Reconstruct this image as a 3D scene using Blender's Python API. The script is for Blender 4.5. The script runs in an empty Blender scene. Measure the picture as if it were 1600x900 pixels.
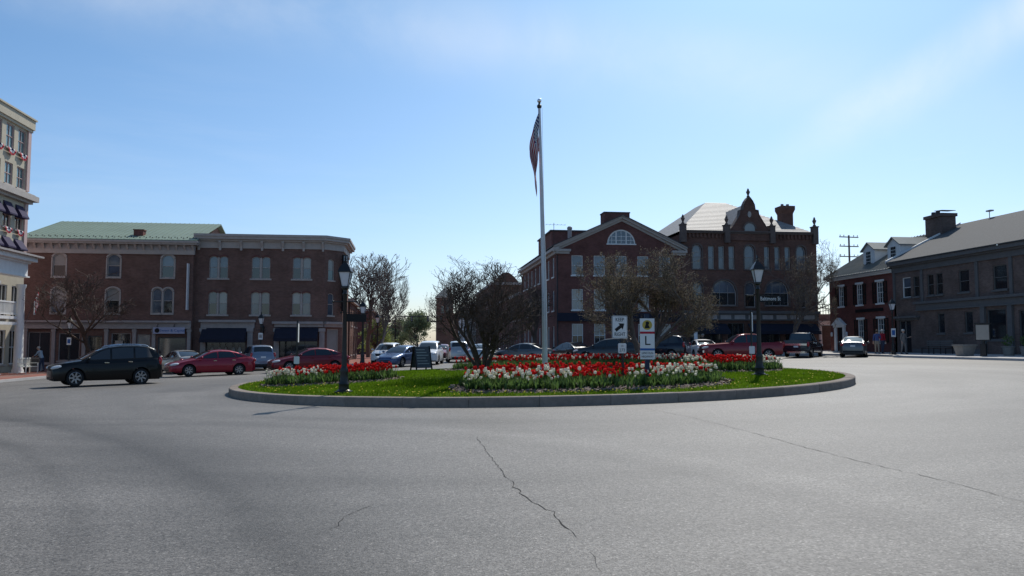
import bpy, bmesh, math, random
from mathutils import Vector, Matrix, Quaternion
random.seed(11)
SC = bpy.context.scene
COL = SC.collection
R_ = math.radians
# ------------------------------------------------------------------ camera
YAW, PITCH = R_(7.3), math.atan(88 / 1250)
cam_d = bpy.data.cameras.new('camera'); cam = bpy.data.objects.new('camera', cam_d); COL.objects.link(cam)
cam.location = (0, 0, 1.6); cam.rotation_euler = (R_(90) + PITCH, 0, -YAW)
cam_d.sensor_width = 36; cam_d.lens = 28.125; cam_d.clip_end = 6000; cam_d.clip_start = .1
SC.camera = cam
# ------------------------------------------------------------------ sky and sun
SUN_EL, SUN_AZ = R_(46), R_(27)          # azimuth from +Y towards +X
W = bpy.data.worlds.new('World'); SC.world = W; W.use_nodes = True
nt = W.node_tree; nt.nodes.clear()
wo = nt.nodes.new('ShaderNodeOutputWorld'); bg = nt.nodes.new('ShaderNodeBackground')
sky = nt.nodes.new('ShaderNodeTexSky'); sky.sky_type = 'NISHITA'; sky.sun_disc = False
sky.sun_elevation = SUN_EL; sky.sun_rotation = SUN_AZ; sky.air_density = 1.0; sky.dust_density = 1.4; sky.ozone_density = 6.0; sky.altitude = 150
tc = nt.nodes.new('ShaderNodeTexCoord')
def wnoise(rot, scale, sc, detail, lo, hi, dist=.5):
    mp = nt.nodes.new('ShaderNodeMapping'); mp.inputs['Rotation'].default_value = rot; mp.inputs['Scale'].default_value = scale
    n = nt.nodes.new('ShaderNodeTexNoise'); n.inputs['Scale'].default_value = sc; n.inputs['Detail'].default_value = detail
    n.inputs['Roughness'].default_value = .6; n.inputs['Distortion'].default_value = dist
    r = nt.nodes.new('ShaderNodeMapRange'); r.inputs[1].default_value = lo; r.inputs[2].default_value = hi
    nt.links.new(tc.outputs['Generated'], mp.inputs[0]); nt.links.new(mp.outputs[0], n.inputs['Vector']); nt.links.new(n.outputs[0], r.inputs[0])
    return r.outputs[0]
c1 = wnoise((0, R_(38), 0), (.55, 1.2, 5.5), 1.7, 7, .46, .86)
c2 = wnoise((0, R_(-25), .4), (.6, 1.0, 2.2), 1.1, 3, .36, .74)
mm = nt.nodes.new('ShaderNodeMath'); mm.operation = 'MULTIPLY'; nt.links.new(c1, mm.inputs[0]); nt.links.new(c2, mm.inputs[1])
m2 = nt.nodes.new('ShaderNodeMath'); m2.operation = 'MULTIPLY'; m2.inputs[1].default_value = .45; nt.links.new(mm.outputs[0], m2.inputs[0])
def streak(nrm, width, amp):      # a thin cirrus streak along a great circle of the sky
    nz = nt.nodes.new('ShaderNodeVectorMath'); nz.operation = 'NORMALIZE'; nt.links.new(tc.outputs['Generated'], nz.inputs[0])
    d = nt.nodes.new('ShaderNodeVectorMath'); d.operation = 'DOT_PRODUCT'; d.inputs[1].default_value = nrm; nt.links.new(nz.outputs[0], d.inputs[0])
    ab = nt.nodes.new('ShaderNodeMath'); ab.operation = 'ABSOLUTE'; nt.links.new(d.outputs['Value'], ab.inputs[0])
    r = nt.nodes.new('ShaderNodeMapRange'); r.interpolation_type = 'SMOOTHSTEP'; r.inputs[1].default_value = width; r.inputs[2].default_value = 0; r.inputs[3].default_value = 0; r.inputs[4].default_value = amp; nt.links.new(ab.outputs[0], r.inputs[0])
    k = nt.nodes.new('ShaderNodeMath'); k.operation = 'MULTIPLY'; nt.links.new(r.outputs[0], k.inputs[0]); nt.links.new(wnoise((0, .3, .2), (1, 1, 1), 4.5, 6, .28, .72, .4), k.inputs[1])
    s3 = nt.nodes.new('ShaderNodeSeparateXYZ'); nt.links.new(nz.outputs[0], s3.inputs[0]); fz = nt.nodes.new('ShaderNodeMapRange'); fz.inputs[1].default_value = .18; fz.inputs[2].default_value = .36; nt.links.new(s3.outputs[2], fz.inputs[0])
    k2 = nt.nodes.new('ShaderNodeMath'); k2.operation = 'MULTIPLY'; nt.links.new(k.outputs[0], k2.inputs[0]); nt.links.new(fz.outputs[0], k2.inputs[1])
    return k2.outputs[0]
for q in (streak((0.5270, -0.0596, -0.8478), .045, .75), streak((-0.1071, 0.3704, -0.9227), .08, .30)):
    ad = nt.nodes.new('ShaderNodeMath'); ad.operation = 'ADD'; nt.links.new(m2.outputs[0], ad.inputs[0]); nt.links.new(q, ad.inputs[1]); m2 = ad
mx = nt.nodes.new('ShaderNodeMix'); mx.data_type = 'RGBA'; mx.inputs[7].default_value = (7.6, 7.8, 8.0, 1)
nt.links.new(m2.outputs[0], mx.inputs[0])
# clear spring air: bluer overhead, whiter low down
sx = nt.nodes.new('ShaderNodeSeparateXYZ'); nt.links.new(tc.outputs['Generated'], sx.inputs[0])
zr = nt.nodes.new('ShaderNodeMapRange'); zr.inputs[1].default_value = 0.; zr.inputs[2].default_value = .42; nt.links.new(sx.outputs[2], zr.inputs[0])
ti = nt.nodes.new('ShaderNodeMix'); ti.data_type = 'RGBA'; ti.inputs[6].default_value = (1.02, 1.03, 1.05, 1); ti.inputs[7].default_value = (.64, .85, .89, 1); nt.links.new(zr.outputs[0], ti.inputs[0])
tm = nt.nodes.new('ShaderNodeMix'); tm.data_type = 'RGBA'; tm.blend_type = 'MULTIPLY'; tm.inputs[0].default_value = 1; nt.links.new(sky.outputs[0], tm.inputs[6]); nt.links.new(ti.outputs[2], tm.inputs[7]); nt.links.new(tm.outputs[2], mx.inputs[6])
nt.links.new(mx.outputs[2], bg.inputs[0]); bg.inputs[1].default_value = .135
nt.links.new(bg.outputs[0], wo.inputs[0])
sd = Vector((math.sin(SUN_AZ) * math.cos(SUN_EL), math.cos(SUN_AZ) * math.cos(SUN_EL), math.sin(SUN_EL)))
sl = bpy.data.lights.new('sun', 'SUN'); sl.energy = 4.2; sl.angle = R_(.53); sl.color = (1, .95, .87)
so = bpy.data.objects.new('sun', sl); COL.objects.link(so); so.rotation_euler = sd.to_track_quat('Z', 'Y').to_euler(); so.location = (20, 40, 60)
SC.view_settings.view_transform = 'Standard'; SC.view_settings.look = 'None'; SC.view_settings.exposure = 0; SC.view_settings.gamma = 1
SC.cycles.max_bounces = 6; SC.cycles.use_denoising = True

# ------------------------------------------------------------------ helpers
class MB:
    """collects shapes, becomes ONE mesh object"""
    def __init__(s, xf=None): s.v = []; s.f = []; s.m = []; s.xf = xf; s.cur = 0
    def add(s, vs, fs):
        b = len(s.v)
        s.v += [tuple(s.xf(*p)) if s.xf else tuple(p) for p in vs]
        s.f += [tuple(i + b for i in f) for f in fs]; s.m += [s.cur] * len(fs)
    def quad(s, a, b, c, d): s.add([a, b, c, d], [(0, 1, 2, 3)])
    def box(s, x0, y0, z0, x1, y1, z1):
        s.add([(x0,y0,z0),(x1,y0,z0),(x1,y1,z0),(x0,y1,z0),(x0,y0,z1),(x1,y0,z1),(x1,y1,z1),(x0,y1,z1)],
              [(0,3,2,1),(4,5,6,7),(0,1,5,4),(1,2,6,5),(2,3,7,6),(3,0,4,7)])
    def hexa(s, p): s.add(p, [(0,3,2,1),(4,5,6,7),(0,1,5,4),(1,2,6,5),(2,3,7,6),(3,0,4,7)])
    def prism(s, pts, d0, d1, axis='y'):
        """extrude a polygon (a,b) along an axis from d0 to d1"""
        n = len(pts)
        g = (lambda a, b, d: (a, d, b)) if axis == 'y' else ((lambda a, b, d: (d, a, b)) if axis == 'x' else (lambda a, b, d: (a, b, d)))
        s.add([g(a, b, d0) for a, b in pts] + [g(a, b, d1) for a, b in pts],
              [tuple(range(n)), tuple(range(2 * n - 1, n - 1, -1))] + [(i, i + n, (i + 1) % n + n, (i + 1) % n) for i in range(n)])
    def tube(s, pts, rad, n=6, cap=True):
        pts = [Vector(p) for p in pts]; k = len(pts)
        if not hasattr(rad, '__len__'): rad = [rad] * k
        vs = []; fs = []; u = None
        for i, p in enumerate(pts):
            t = (pts[min(i + 1, k - 1)] - pts[max(i - 1, 0)])
            t = t.normalized() if t.length > 1e-9 else Vector((0, 0, 1))
            if u is None: u = t.orthogonal().normalized()
            else:
                u = u - t * u.dot(t); u = u.normalized() if u.length > 1e-6 else t.orthogonal().normalized()
            w = t.cross(u)
            for j in range(n):
                a = 2 * math.pi * j / n
                vs.append(p + (u * math.cos(a) + w * math.sin(a)) * rad[i])
        for i in range(k - 1):
            for j in range(n):
                j2 = (j + 1) % n
                fs.append((i*n + j, i*n + j2, (i+1)*n + j2, (i+1)*n + j))
        if cap: fs.append(tuple(range(n - 1, -1, -1))); fs.append(tuple(range((k-1)*n, k*n)))
        s.add(vs, fs)
    def lathe(s, prof, n=12, c=(0, 0, 0), axis='z', a0=0, cap=True):
        vs = []; fs = []; k = len(prof)
        for r, z in prof:
            for j in range(n):
                a = a0 + 2 * math.pi * j / n
                x, y = r * math.cos(a), r * math.sin(a)
                vs.append((c[0]+x, c[1]+y, c[2]+z) if axis == 'z' else (c[0]+x, c[1]+z, c[2]+y))
        for i in range(k - 1):
            for j in range(n):
                j2 = (j + 1) % n
                fs.append((i*n+j, i*n+j2, (i+1)*n+j2, (i+1)*n+j))
        if cap: fs.append(tuple(range(n-1, -1, -1))); fs.append(tuple(range((k-1)*n, k*n)))
        s.add(vs, fs)
    def ball(s, c, r, nu=8, nv=6, rot=None):
        if not hasattr(r, '__len__'): r = (r, r, r)
        vs = []; fs = []
        for i in range(nv + 1):
            t = math.pi * i / nv
            for j in range(nu):
                a = 2 * math.pi * j / nu
                p = Vector((r[0]*math.sin(t)*math.cos(a), r[1]*math.sin(t)*math.sin(a), r[2]*math.cos(t)))
                if rot: p = rot @ p
                vs.append((c[0]+p.x, c[1]+p.y, c[2]+p.z))
        for i in range(nv):
            for j in range(nu):
                j2 = (j+1) % nu; fs.append((i*nu+j, (i+1)*nu+j, (i+1)*nu+j2, i*nu+j2))
        s.add(vs, fs)
    def mesh(s, name, mats, smooth=None):
        me = bpy.data.meshes.new(name); me.from_pydata(s.v, [], s.f)
        mats = mats if isinstance(mats, (list, tuple)) else [mats]
        for m in mats: me.materials.append(m)
        if len(mats) > 1: me.polygons.foreach_set('material_index', s.m)
        bm = bmesh.new(); bm.from_mesh(me)
        bmesh.ops.recalc_face_normals(bm, faces=bm.faces); bm.to_mesh(me); bm.free()
        if smooth is not None:
            me.polygons.foreach_set('use_smooth', [True] * len(me.polygons)); me.set_sharp_from_angle(angle=R_(smooth))
        me.update(); return me
    def build(s, name, mats, parent=None, smooth=None, loc=None, rz=0):
        return put(name, s.mesh(name, mats, smooth), parent, loc, rz)
def put(name, me, parent=None, loc=None, rz=0):
    o = bpy.data.objects.new(name, me); COL.objects.link(o)
    if loc is not None: o.location = loc
    if rz: o.rotation_euler = (0, 0, rz)
    if parent: o.parent = parent
    return o
def tag(o, label=None, cat=None, group=None, kind=None):
    if label: o['label'] = label
    if cat: o['category'] = cat
    if group: o['group'] = group
    if kind: o['kind'] = kind
    return o
def thing(name, label, cat, loc=(0, 0, 0), rz=0, group=None):
    o = bpy.data.objects.new(name, None); COL.objects.link(o); o.location = loc; o.rotation_euler = (0, 0, rz); o.empty_display_size = .3
    return tag(o, label, cat, group)
def copy_tree(o, parent=None):
    c = o.copy(); COL.objects.link(c); c.parent = parent
    for ch in list(o.children): copy_tree(ch, c)
    return c
# ------------------------------------------------------------------ materials
def pm(name, col, rough=.7, var=.12, scale=3., bump=0., bscale=40., metal=0., spec=.22, coat=0., col2=None, rnd=0., det=4):
    m = bpy.data.materials.new(name); m.use_nodes = True; t = m.node_tree; b = t.nodes['Principled BSDF']
    b.inputs['Roughness'].default_value = rough; b.inputs['Metallic'].default_value = metal
    b.inputs['Specular IOR Level'].default_value = spec; b.inputs['Coat Weight'].default_value = coat; b.inputs['Coat Roughness'].default_value = .04
    co = t.nodes.new('ShaderNodeTexCoord')
    n = t.nodes.new('ShaderNodeTexNoise'); n.inputs['Scale'].default_value = scale; n.inputs['Detail'].default_value = det; n.inputs['Roughness'].default_value = .65
    t.links.new(co.outputs['Object'], n.inputs['Vector'])
    rp = t.nodes.new('ShaderNodeMapRange'); rp.inputs[1].default_value = .3; rp.inputs[2].default_value = .7
    t.links.new(n.outputs[0], rp.inputs[0])
    x = t.nodes.new('ShaderNodeMix'); x.data_type = 'RGBA'
    x.inputs[6].default_value = tuple(c * (1 - var) for c in col) + (1,)
    x.inputs[7].default_value = tuple((col2[i] if col2 else col[i] * (1 + var)) for i in range(3)) + (1,)
    t.links.new(rp.outputs[0], x.inputs[0]); out = x.outputs[2]
    if rnd:
        oi = t.nodes.new('ShaderNodeObjectInfo'); hs = t.nodes.new('ShaderNodeHueSaturation')
        r2 = t.nodes.new('ShaderNodeMapRange'); r2.inputs[3].default_value = 1 - rnd; r2.inputs[4].default_value = 1 + rnd
        t.links.new(oi.outputs['Random'], r2.inputs[0]); t.links.new(r2.outputs[0], hs.inputs['Value']); t.links.new(out, hs.inputs['Color']); out = hs.outputs[0]
    t.links.new(out, b.inputs['Base Color'])
    if bump:
        n2 = t.nodes.new('ShaderNodeTexNoise'); n2.inputs['Scale'].default_value = bscale; n2.inputs['Detail'].default_value = 3
        t.links.new(co.outputs['Object'], n2.inputs['Vector'])
        bp = t.nodes.new('ShaderNodeBump'); bp.inputs['Strength'].default_value = bump; bp.inputs['Distance'].default_value = .02
        t.links.new(n2.outputs[0], bp.inputs['Height']); t.links.new(bp.outputs[0], b.inputs['Normal'])
    return m
def leafy(m, amt=.45, boost=1.0):
    t = m.node_tree; b = t.nodes['Principled BSDF']; o = next(n for n in t.nodes if n.type == 'OUTPUT_MATERIAL')
    tr = t.nodes.new('ShaderNodeBsdfTranslucent'); mixs = t.nodes.new('ShaderNodeMixShader'); mixs.inputs[0].default_value = amt
    src = b.inputs['Base Color'].links[0].from_socket; t.links.new(src, tr.inputs['Color'])
    t.links.new(b.outputs[0], mixs.inputs[1]); t.links.new(tr.outputs[0], mixs.inputs[2]); t.links.new(mixs.outputs[0], o.inputs['Surface']); return m
def brick(name, c1, c2, mortar, scale=1.):
    m = pm(name, c1, .9, spec=.12); t = m.node_tree; b = t.nodes['Principled BSDF']
    g = t.nodes.new('ShaderNodeNewGeometry'); sp = t.nodes.new('ShaderNodeSeparateXYZ'); ad = t.nodes.new('ShaderNodeMath'); cb = t.nodes.new('ShaderNodeCombineXYZ')
    t.links.new(g.outputs['Position'], sp.inputs[0]); t.links.new(sp.outputs[0], ad.inputs[0]); t.links.new(sp.outputs[1], ad.inputs[1])
    t.links.new(ad.outputs[0], cb.inputs[0]); t.links.new(sp.outputs[2], cb.inputs[1])
    br = t.nodes.new('ShaderNodeTexBrick'); br.inputs['Scale'].default_value = scale
    br.inputs['Brick Width'].default_value = .22; br.inputs['Row Height'].default_value = .075; br.inputs['Mortar Size'].default_value = .008
    br.inputs['Color1'].default_value = c1 + (1,); br.inputs['Color2'].default_value = c2 + (1,); br.inputs['Mortar'].default_value = mortar + (1,); br.inputs['Bias'].default_value = -.1
    t.links.new(cb.outputs[0], br.inputs['Vector'])
    n = t.nodes.new('ShaderNodeTexNoise'); n.inputs['Scale'].default_value = .55; n.inputs['Detail'].default_value = 6; n.inputs['Roughness'].default_value = .7
    t.links.new(g.outputs['Position'], n.inputs['Vector'])
    mr = t.nodes.new('ShaderNodeMapRange'); mr.inputs[1].default_value = .3; mr.inputs[2].default_value = .7; mr.inputs[3].default_value = .68; mr.inputs[4].default_value = 1.25
    t.links.new(n.outputs[0], mr.inputs[0])
    mu = t.nodes.new('ShaderNodeMix'); mu.data_type = 'RGBA'; mu.blend_type = 'MULTIPLY'; mu.inputs[0].default_value = 1
    t.links.new(br.outputs[0], mu.inputs[6]); t.links.new(mr.outputs[0], mu.inputs[7]); t.links.new(mu.outputs[2], b.inputs['Base Color'])
    bp = t.nodes.new('ShaderNodeBump'); bp.inputs['Strength'].default_value = .5; bp.inputs['Distance'].default_value = .01
    t.links.new(br.outputs['Fac'], bp.inputs['Height']); bp.invert = True; t.links.new(bp.outputs[0], b.inputs['Normal'])
    return m
M = {}
M['brick_red'] = brick('brick_red', (.195, .105, .085), (.135, .073, .06), (.20, .16, .14))
M['brick_deep'] = brick('brick_deep', (.185, .074, .064), (.135, .055, .048), (.16, .11, .10))
M['brick_brown'] = brick('brick_brown', (.17, .085, .065), (.12, .06, .05), (.13, .10, .085))
M['brick_house'] = brick('brick_house', (.19, .06, .05), (.14, .045, .04), (.14, .1, .09))
M['brick_grey'] = brick('brick_grey', (.17, .12, .105), (.12, .085, .075), (.15, .125, .11))
M['paver'] = brick('paver', (.30, .13, .10), (.22, .09, .07), (.2, .14, .12))
M['trim_grey'] = pm('trim_grey', (.36, .33, .32), .7, .12)
M['trim_tan'] = pm('trim_tan', (.42, .38, .35), .7, .1)
M['trim_slate'] = pm('trim_slate', (.125, .122, .122), .65, .1)
M['white_paint'] = pm('white_paint', (.74, .74, .73), .5, .06)
M['stone'] = pm('stone', (.42, .39, .36), .8, .15, 5, .3, 30)
M['dark_stone'] = pm('dark_stone', (.13, .10, .09), .85, .15)
M['roof_green'] = pm('roof_green', (.19, .25, .195), .6, .1, .5, spec=.25)
M['roof_slate'] = pm('roof_slate', (.19, .185, .185), .65, .3, 3.5, .3, 8, spec=.4)
M['roof_asphalt'] = pm('roof_asphalt', (.085, .085, .086), .88, .12, 6, .4, 30)
M['roof_metal'] = pm('roof_metal', (.20, .21, .20), .6, .15, 1.2, metal=.1)
M['roof_dark'] = pm('roof_dark', (.08, .08, .085), .8, .1)
M['stucco'] = pm('stucco', (.47, .42, .33), .85, .07, 1.5)
M['stucco_pink'] = pm('stucco_pink', (.50, .37, .35), .8, .06, 1.5)
M['navy_cloth'] = pm('navy_cloth', (.022, .024, .04), .85, .1)
M['purple_cloth'] = pm('purple_cloth', (.035, .028, .07), .8, .1)
M['black_iron'] = pm('black_iron', (.012, .012, .013), .42, .2, spec=.5)
M['dark_void'] = pm('dark_void', (.012, .012, .013), .7, .1)
M['glass_sky'] = pm('glass_sky', (.085, .11, .145), .05, .4, .5, spec=.9, rnd=.25)  # bluish base colour paints in the reflected sky, mixed with curtain tone
M['glass_dark'] = pm('glass_dark', (.02, .023, .027), .05, .4, .5, spec=.9, rnd=.3)
M['glass_shade'] = pm('glass_shade', (.25, .25, .24), .12, .12, .6, spec=.8, rnd=.2)
M['glass_teal'] = pm('glass_teal', (.13, .22, .23), .06, .2, .4, spec=.9, rnd=.2)
M['granite'] = pm('granite', (.25, .21, .18), .9, .16, 7, .5, 60, rnd=.1, spec=.1)
M['concrete'] = pm('concrete', (.47, .45, .43), .85, .1, 1.2, .3, 30)
M['flag_red'] = pm('flag_red', (.42, .03, .05), .8); M['flag_white'] = pm('flag_white', (.6, .6, .6), .8, .05); M['flag_blue'] = pm('flag_blue', (.03, .04, .14), .8)
M['pole_white'] = pm('pole_white', (.62, .62, .64), .35, .06, metal=.1)
M['chrome'] = pm('chrome', (.75, .75, .76), .15, .02, metal=1.)
M['rubber'] = pm('rubber', (.018, .018, .019), .8, .2)
M['car_glass'] = pm('car_glass', (.012, .015, .018), .03, .2, spec=.8)
M['plastic'] = pm('plastic', (.02, .02, .022), .5, .1)
M['lamp_clear'] = pm('lamp_clear', (.62, .64, .66), .08, .1, spec=.8)
M['lamp_red'] = pm('lamp_red', (.35, .01, .015), .12, .1, spec=.7)
M['skin'] = pm('skin', (.52, .32, .24), .6, .05)
M['bark'] = pm('bark', (.095, .07, .058), .9, .3, 8, .5, 40)
M['bark_pale'] = pm('bark_pale', (.15, .12, .105), .9, .25, 8)
M['bark_red'] = pm('bark_red', (.21, .10, .07), .9, .25, 8)
M['bud_tan'] = pm('bud_tan', (.20, .155, .095), .8, .35, 3)
M['bud_red'] = pm('bud_red', (.11, .065, .055), .8, .3, 3)
M['leaf_spring'] = pm('leaf_spring', (.34, .40, .11), .7, .35, 1.5)
M['leaf_far'] = pm('leaf_far', (.24, .27, .14), .8, .3, .4)
M['wood_white'] = pm('wood_white', (.70, .69, .62), .6, .06)
M['terra'] = pm('terra', (.22, .21, .195), .85, .15, 6)

# ------------------------------------------------------------------ terrain
CS, SN = math.cos(YAW), math.sin(YAW)
GX, GY = .0203, .00103
def gz(X, Y): return GX * max(-70, min(70, X)) + GY * max(-80, min(300, Y))
IC = (4.92, 30.5); IR = 11.2; KH = .24; MOUND = .28
def iz(X, Y):
    r = math.hypot(X - IC[0], Y - IC[1]) / IR
    return gz(X, Y) + KH - .035 + MOUND * max(0, 1 - r * r)
def grid_sheet(name, xs, ys, zf, mats, parent=None, inside=None):
    mb = MB()
    idx = {}
    for i, x in enumerate(xs):
        for j, y in enumerate(ys): idx[i, j] = len(mb.v); mb.v.append((x, y, zf(x, y)))
    for i in range(len(xs) - 1):
        for j in range(len(ys) - 1):
            if inside and not inside((xs[i] + xs[i+1]) / 2, (ys[j] + ys[j+1]) / 2): continue
            mb.f.append((idx[i, j], idx[i+1, j], idx[i+1, j+1], idx[i, j+1])); mb.m.append(0)
    return mb.build(name, mats, parent)
# asphalt of the square: worn swirls round the island, pale aggregate specks
ma = bpy.data.materials.new('asphalt'); ma.use_nodes = True; t = ma.node_tree; b = t.nodes['Principled BSDF']
def nn(kind, **kw):
    n = t.nodes.new(kind)
    for k, v in kw.items(): n.inputs[k.replace('_', ' ')].default_value = v
    return n
L = lambda a, c: t.links.new(a, c)
geo = nn('ShaderNodeNewGeometry'); sub = nn('ShaderNodeVectorMath'); sub.operation = 'SUBTRACT'; sub.inputs[1].default_value = (IC[0], IC[1], 0); L(geo.outputs['Position'], sub.inputs[0])
# polar coordinates so wear follows the way the traffic turns
sep = nn('ShaderNodeSeparateXYZ'); L(sub.outputs[0], sep.inputs[0])
at = nn('ShaderNodeMath'); at.operation = 'ARCTAN2'; L(sep.outputs[1], at.inputs[0]); L(sep.outputs[0], at.inputs[1])
ln = nn('ShaderNodeVectorMath'); ln.operation = 'LENGTH'; L(sub.outputs[0], ln.inputs[0])
cbn = nn('ShaderNodeCombineXYZ'); L(ln.outputs['Value'], cbn.inputs[0]); 
am = nn('ShaderNodeMath'); am.operation = 'MULTIPLY'; am.inputs[1].default_value = 3.2; L(at.outputs[0], am.inputs[0]); L(am.outputs[0], cbn.inputs[1])
wear = nn('ShaderNodeTexNoise', Scale=.42, Detail=4, Roughness=.55, Distortion=.6); L(cbn.outputs[0], wear.inputs['Vector'])
wr = nn('ShaderNodeMapRange'); wr.inputs[1].default_value = .32; wr.inputs[2].default_value = .68; wr.inputs[3].default_value = .82; wr.inputs[4].default_value = 1.18; L(wear.outputs[0], wr.inputs[0])
pat = nn('ShaderNodeTexNoise', Scale=.13, Detail=5, Roughness=.6); L(geo.outputs['Position'], pat.inputs['Vector'])
pr = nn('ShaderNodeMapRange'); pr.inputs[1].default_value = .3; pr.inputs[2].default_value = .7; pr.inputs[3].default_value = .82; pr.inputs[4].default_value = 1.2; L(pat.outputs[0], pr.inputs[0])
sp1 = nn('ShaderNodeTexVoronoi', Scale=55.); L(geo.outputs['Position'], sp1.inputs['Vector'])
spb = nn('ShaderNodeSeparateColor'); L(sp1.outputs['Color'], spb.inputs[0])
sr = nn('ShaderNodeMapRange'); sr.inputs[1].default_value = .0; sr.inputs[2].default_value = 1.; sr.inputs[3].default_value = .55; sr.inputs[4].default_value = 1.5; L(spb.outputs[0], sr.inputs[0])
mul = nn('ShaderNodeMath'); mul.operation = 'MULTIPLY'; L(wr.outputs[0], mul.inputs[0]); L(pr.outputs[0], mul.inputs[1])
mul2 = nn('ShaderNodeMath'); mul2.operation = 'MULTIPLY'; L(mul.outputs[0], mul2.inputs[0]); L(sr.outputs[0], mul2.inputs[1])
# tyre tracks: curved bands worn dark, and a polished pale one
bn_ = nn('ShaderNodeTexNoise', Scale=.55, Detail=5, Roughness=.6); L(geo.outputs['Position'], bn_.inputs['Vector'])
def track(prev, cx, cy, r, w, gain):
    d = nn('ShaderNodeVectorMath'); d.operation = 'SUBTRACT'; d.inputs[1].default_value = (cx, cy, 0); L(geo.outputs['Position'], d.inputs[0])
    fl_ = nn('ShaderNodeVectorMath'); fl_.operation = 'MULTIPLY'; fl_.inputs[1].default_value = (1, 1, 0); L(d.outputs[0], fl_.inputs[0])
    le = nn('ShaderNodeVectorMath'); le.operation = 'LENGTH'; L(fl_.outputs[0], le.inputs[0])
    wob = nn('ShaderNodeMath'); wob.operation = 'MULTIPLY_ADD'; wob.inputs[1].default_value = w*.7; wob.inputs[2].default_value = -r - w*.35; L(bn_.outputs[0], wob.inputs[0])
    su = nn('ShaderNodeMath'); su.operation = 'ADD'; L(le.outputs['Value'], su.inputs[0]); L(wob.outputs[0], su.inputs[1])
    ab = nn('ShaderNodeMath'); ab.operation = 'ABSOLUTE'; L(su.outputs[0], ab.inputs[0])
    mr = nn('ShaderNodeMapRange'); mr.interpolation_type = 'SMOOTHSTEP'; mr.inputs[1].default_value = 0; mr.inputs[2].default_value = w; mr.inputs[3].default_value = gain; mr.inputs[4].default_value = 1.; L(ab.outputs[0], mr.inputs[0])
    mu_ = nn('ShaderNodeMath'); mu_.operation = 'MULTIPLY'; L(prev, mu_.inputs[0]); L(mr.outputs[0], mu_.inputs[1]); return mu_.outputs[0]
o_ = mul2.outputs[0]
for a_ in ((-37.55, -6.22, 38.95, 1.5, .66), (-37.55, -6.22, 38.75, .35, .80), (-37.55, -6.22, 37.3, .3, .84), (-37.55, -6.22, 40.3, .5, .90), (-9.78, 4.81, 14.61, .5, 1.16), (-9.78, 4.81, 13.81, .35, .90), (IC[0], IC[1], 14.2, .9, .92), (IC[0], IC[1], 20.5, .7, 1.06)): o_ = track(o_, *a_)
# pale stones in the surface
vs1 = nn('ShaderNodeTexVoronoi', Scale=42.); L(geo.outputs['Position'], vs1.inputs['Vector'])
vc = nn('ShaderNodeSeparateColor'); L(vs1.outputs['Color'], vc.inputs[0])
gt = nn('ShaderNodeMath'); gt.operation = 'GREATER_THAN'; gt.inputs[1].default_value = .88; L(vc.outputs[1], gt.inputs[0])
lt = nn('ShaderNodeMath'); lt.operation = 'LESS_THAN'; lt.inputs[1].default_value = .42; L(vs1.outputs['Distance'], lt.inputs[0])
an = nn('ShaderNodeMath'); an.operation = 'MULTIPLY'; L(gt.outputs[0], an.inputs[0]); L(lt.outputs[0], an.inputs[1])
sk = nn('ShaderNodeMath'); sk.operation = 'MULTIPLY_ADD'; sk.inputs[1].default_value = .75; sk.inputs[2].default_value = .97; L(an.outputs[0], sk.inputs[0])
ml3 = nn('ShaderNodeMath'); ml3.operation = 'MULTIPLY'; L(o_, ml3.inputs[0]); L(sk.outputs[0], ml3.inputs[1])
cm = nn('ShaderNodeMix'); cm.data_type = 'RGBA'; cm.blend_type = 'MULTIPLY'; cm.inputs[0].default_value = 1; cm.inputs[6].default_value = (.131, .121, .110, 1); L(ml3.outputs[0], cm.inputs[7]); L(cm.outputs[2], b.inputs['Base Color'])
b.inputs['Roughness'].default_value = .62; b.inputs['Specular IOR Level'].default_value = .3
fb = nn('ShaderNodeTexNoise', Scale=70., Detail=3); L(geo.outputs['Position'], fb.inputs['Vector'])
bp = nn('ShaderNodeBump', Strength=.55, Distance=.012); L(fb.outputs[0], bp.inputs['Height']); L(bp.outputs[0], b.inputs['Normal'])
M['asphalt'] = ma
far = [-3000, -1200, -500, -200, -110] + [i * 10 for i in range(-7, 8)] + [110, 200, 500, 1200, 3000]
farY = [-3000, -1000, -300, -80, -40] + [i * 10 for i in range(-3, 32, 2)] + [400, 700, 1500, 3500]
road = tag(grid_sheet('road', far, farY, gz, M['asphalt']), 'grey worn asphalt of the square and its streets', None, None, 'structure')
# cracks in the asphalt
M['crack'] = pm('crack', (.022, .021, .02), .9, .3, 6)
def crack(pts, w, seed):
    rnd = random.Random(seed); mb = MB(); P = []
    for (x0, y0), (x1, y1) in zip(pts[:-1], pts[1:]):
        n = max(2, int(math.hypot(x1-x0, y1-y0) / .12))
        for k in range(n):
            f = k / n; P.append((x0 + (x1-x0)*f + rnd.gauss(0, .014), y0 + (y1-y0)*f + rnd.gauss(0, .014)))
    P.append(pts[-1]); vs = []; fs = []
    for i, (x, y) in enumerate(P):
        a = P[max(0, i-1)]; c = P[min(len(P)-1, i+1)]; dx, dy = c[0]-a[0], c[1]-a[1]; l = math.hypot(dx, dy) or 1
        ww = w * rnd.uniform(.25, 1.) * (1 if 2 < i < len(P)-3 else .4)
        vs += [(x - dy/l*ww, y + dx/l*ww, gz(x, y) + .004), (x + dy/l*ww, y - dx/l*ww, gz(x, y) + .004)]
        if i: fs.append((2*i-2, 2*i-1, 2*i+1, 2*i))
    mb.add(vs, fs); mb.build('crack', M['crack'], road)
crack([(1.14, 13.6), (1.13, 10.9), (1.17, 9.1), (1.22, 8.0), (1.34, 7.5), (1.36, 6.5)], .0075, 1)
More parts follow.
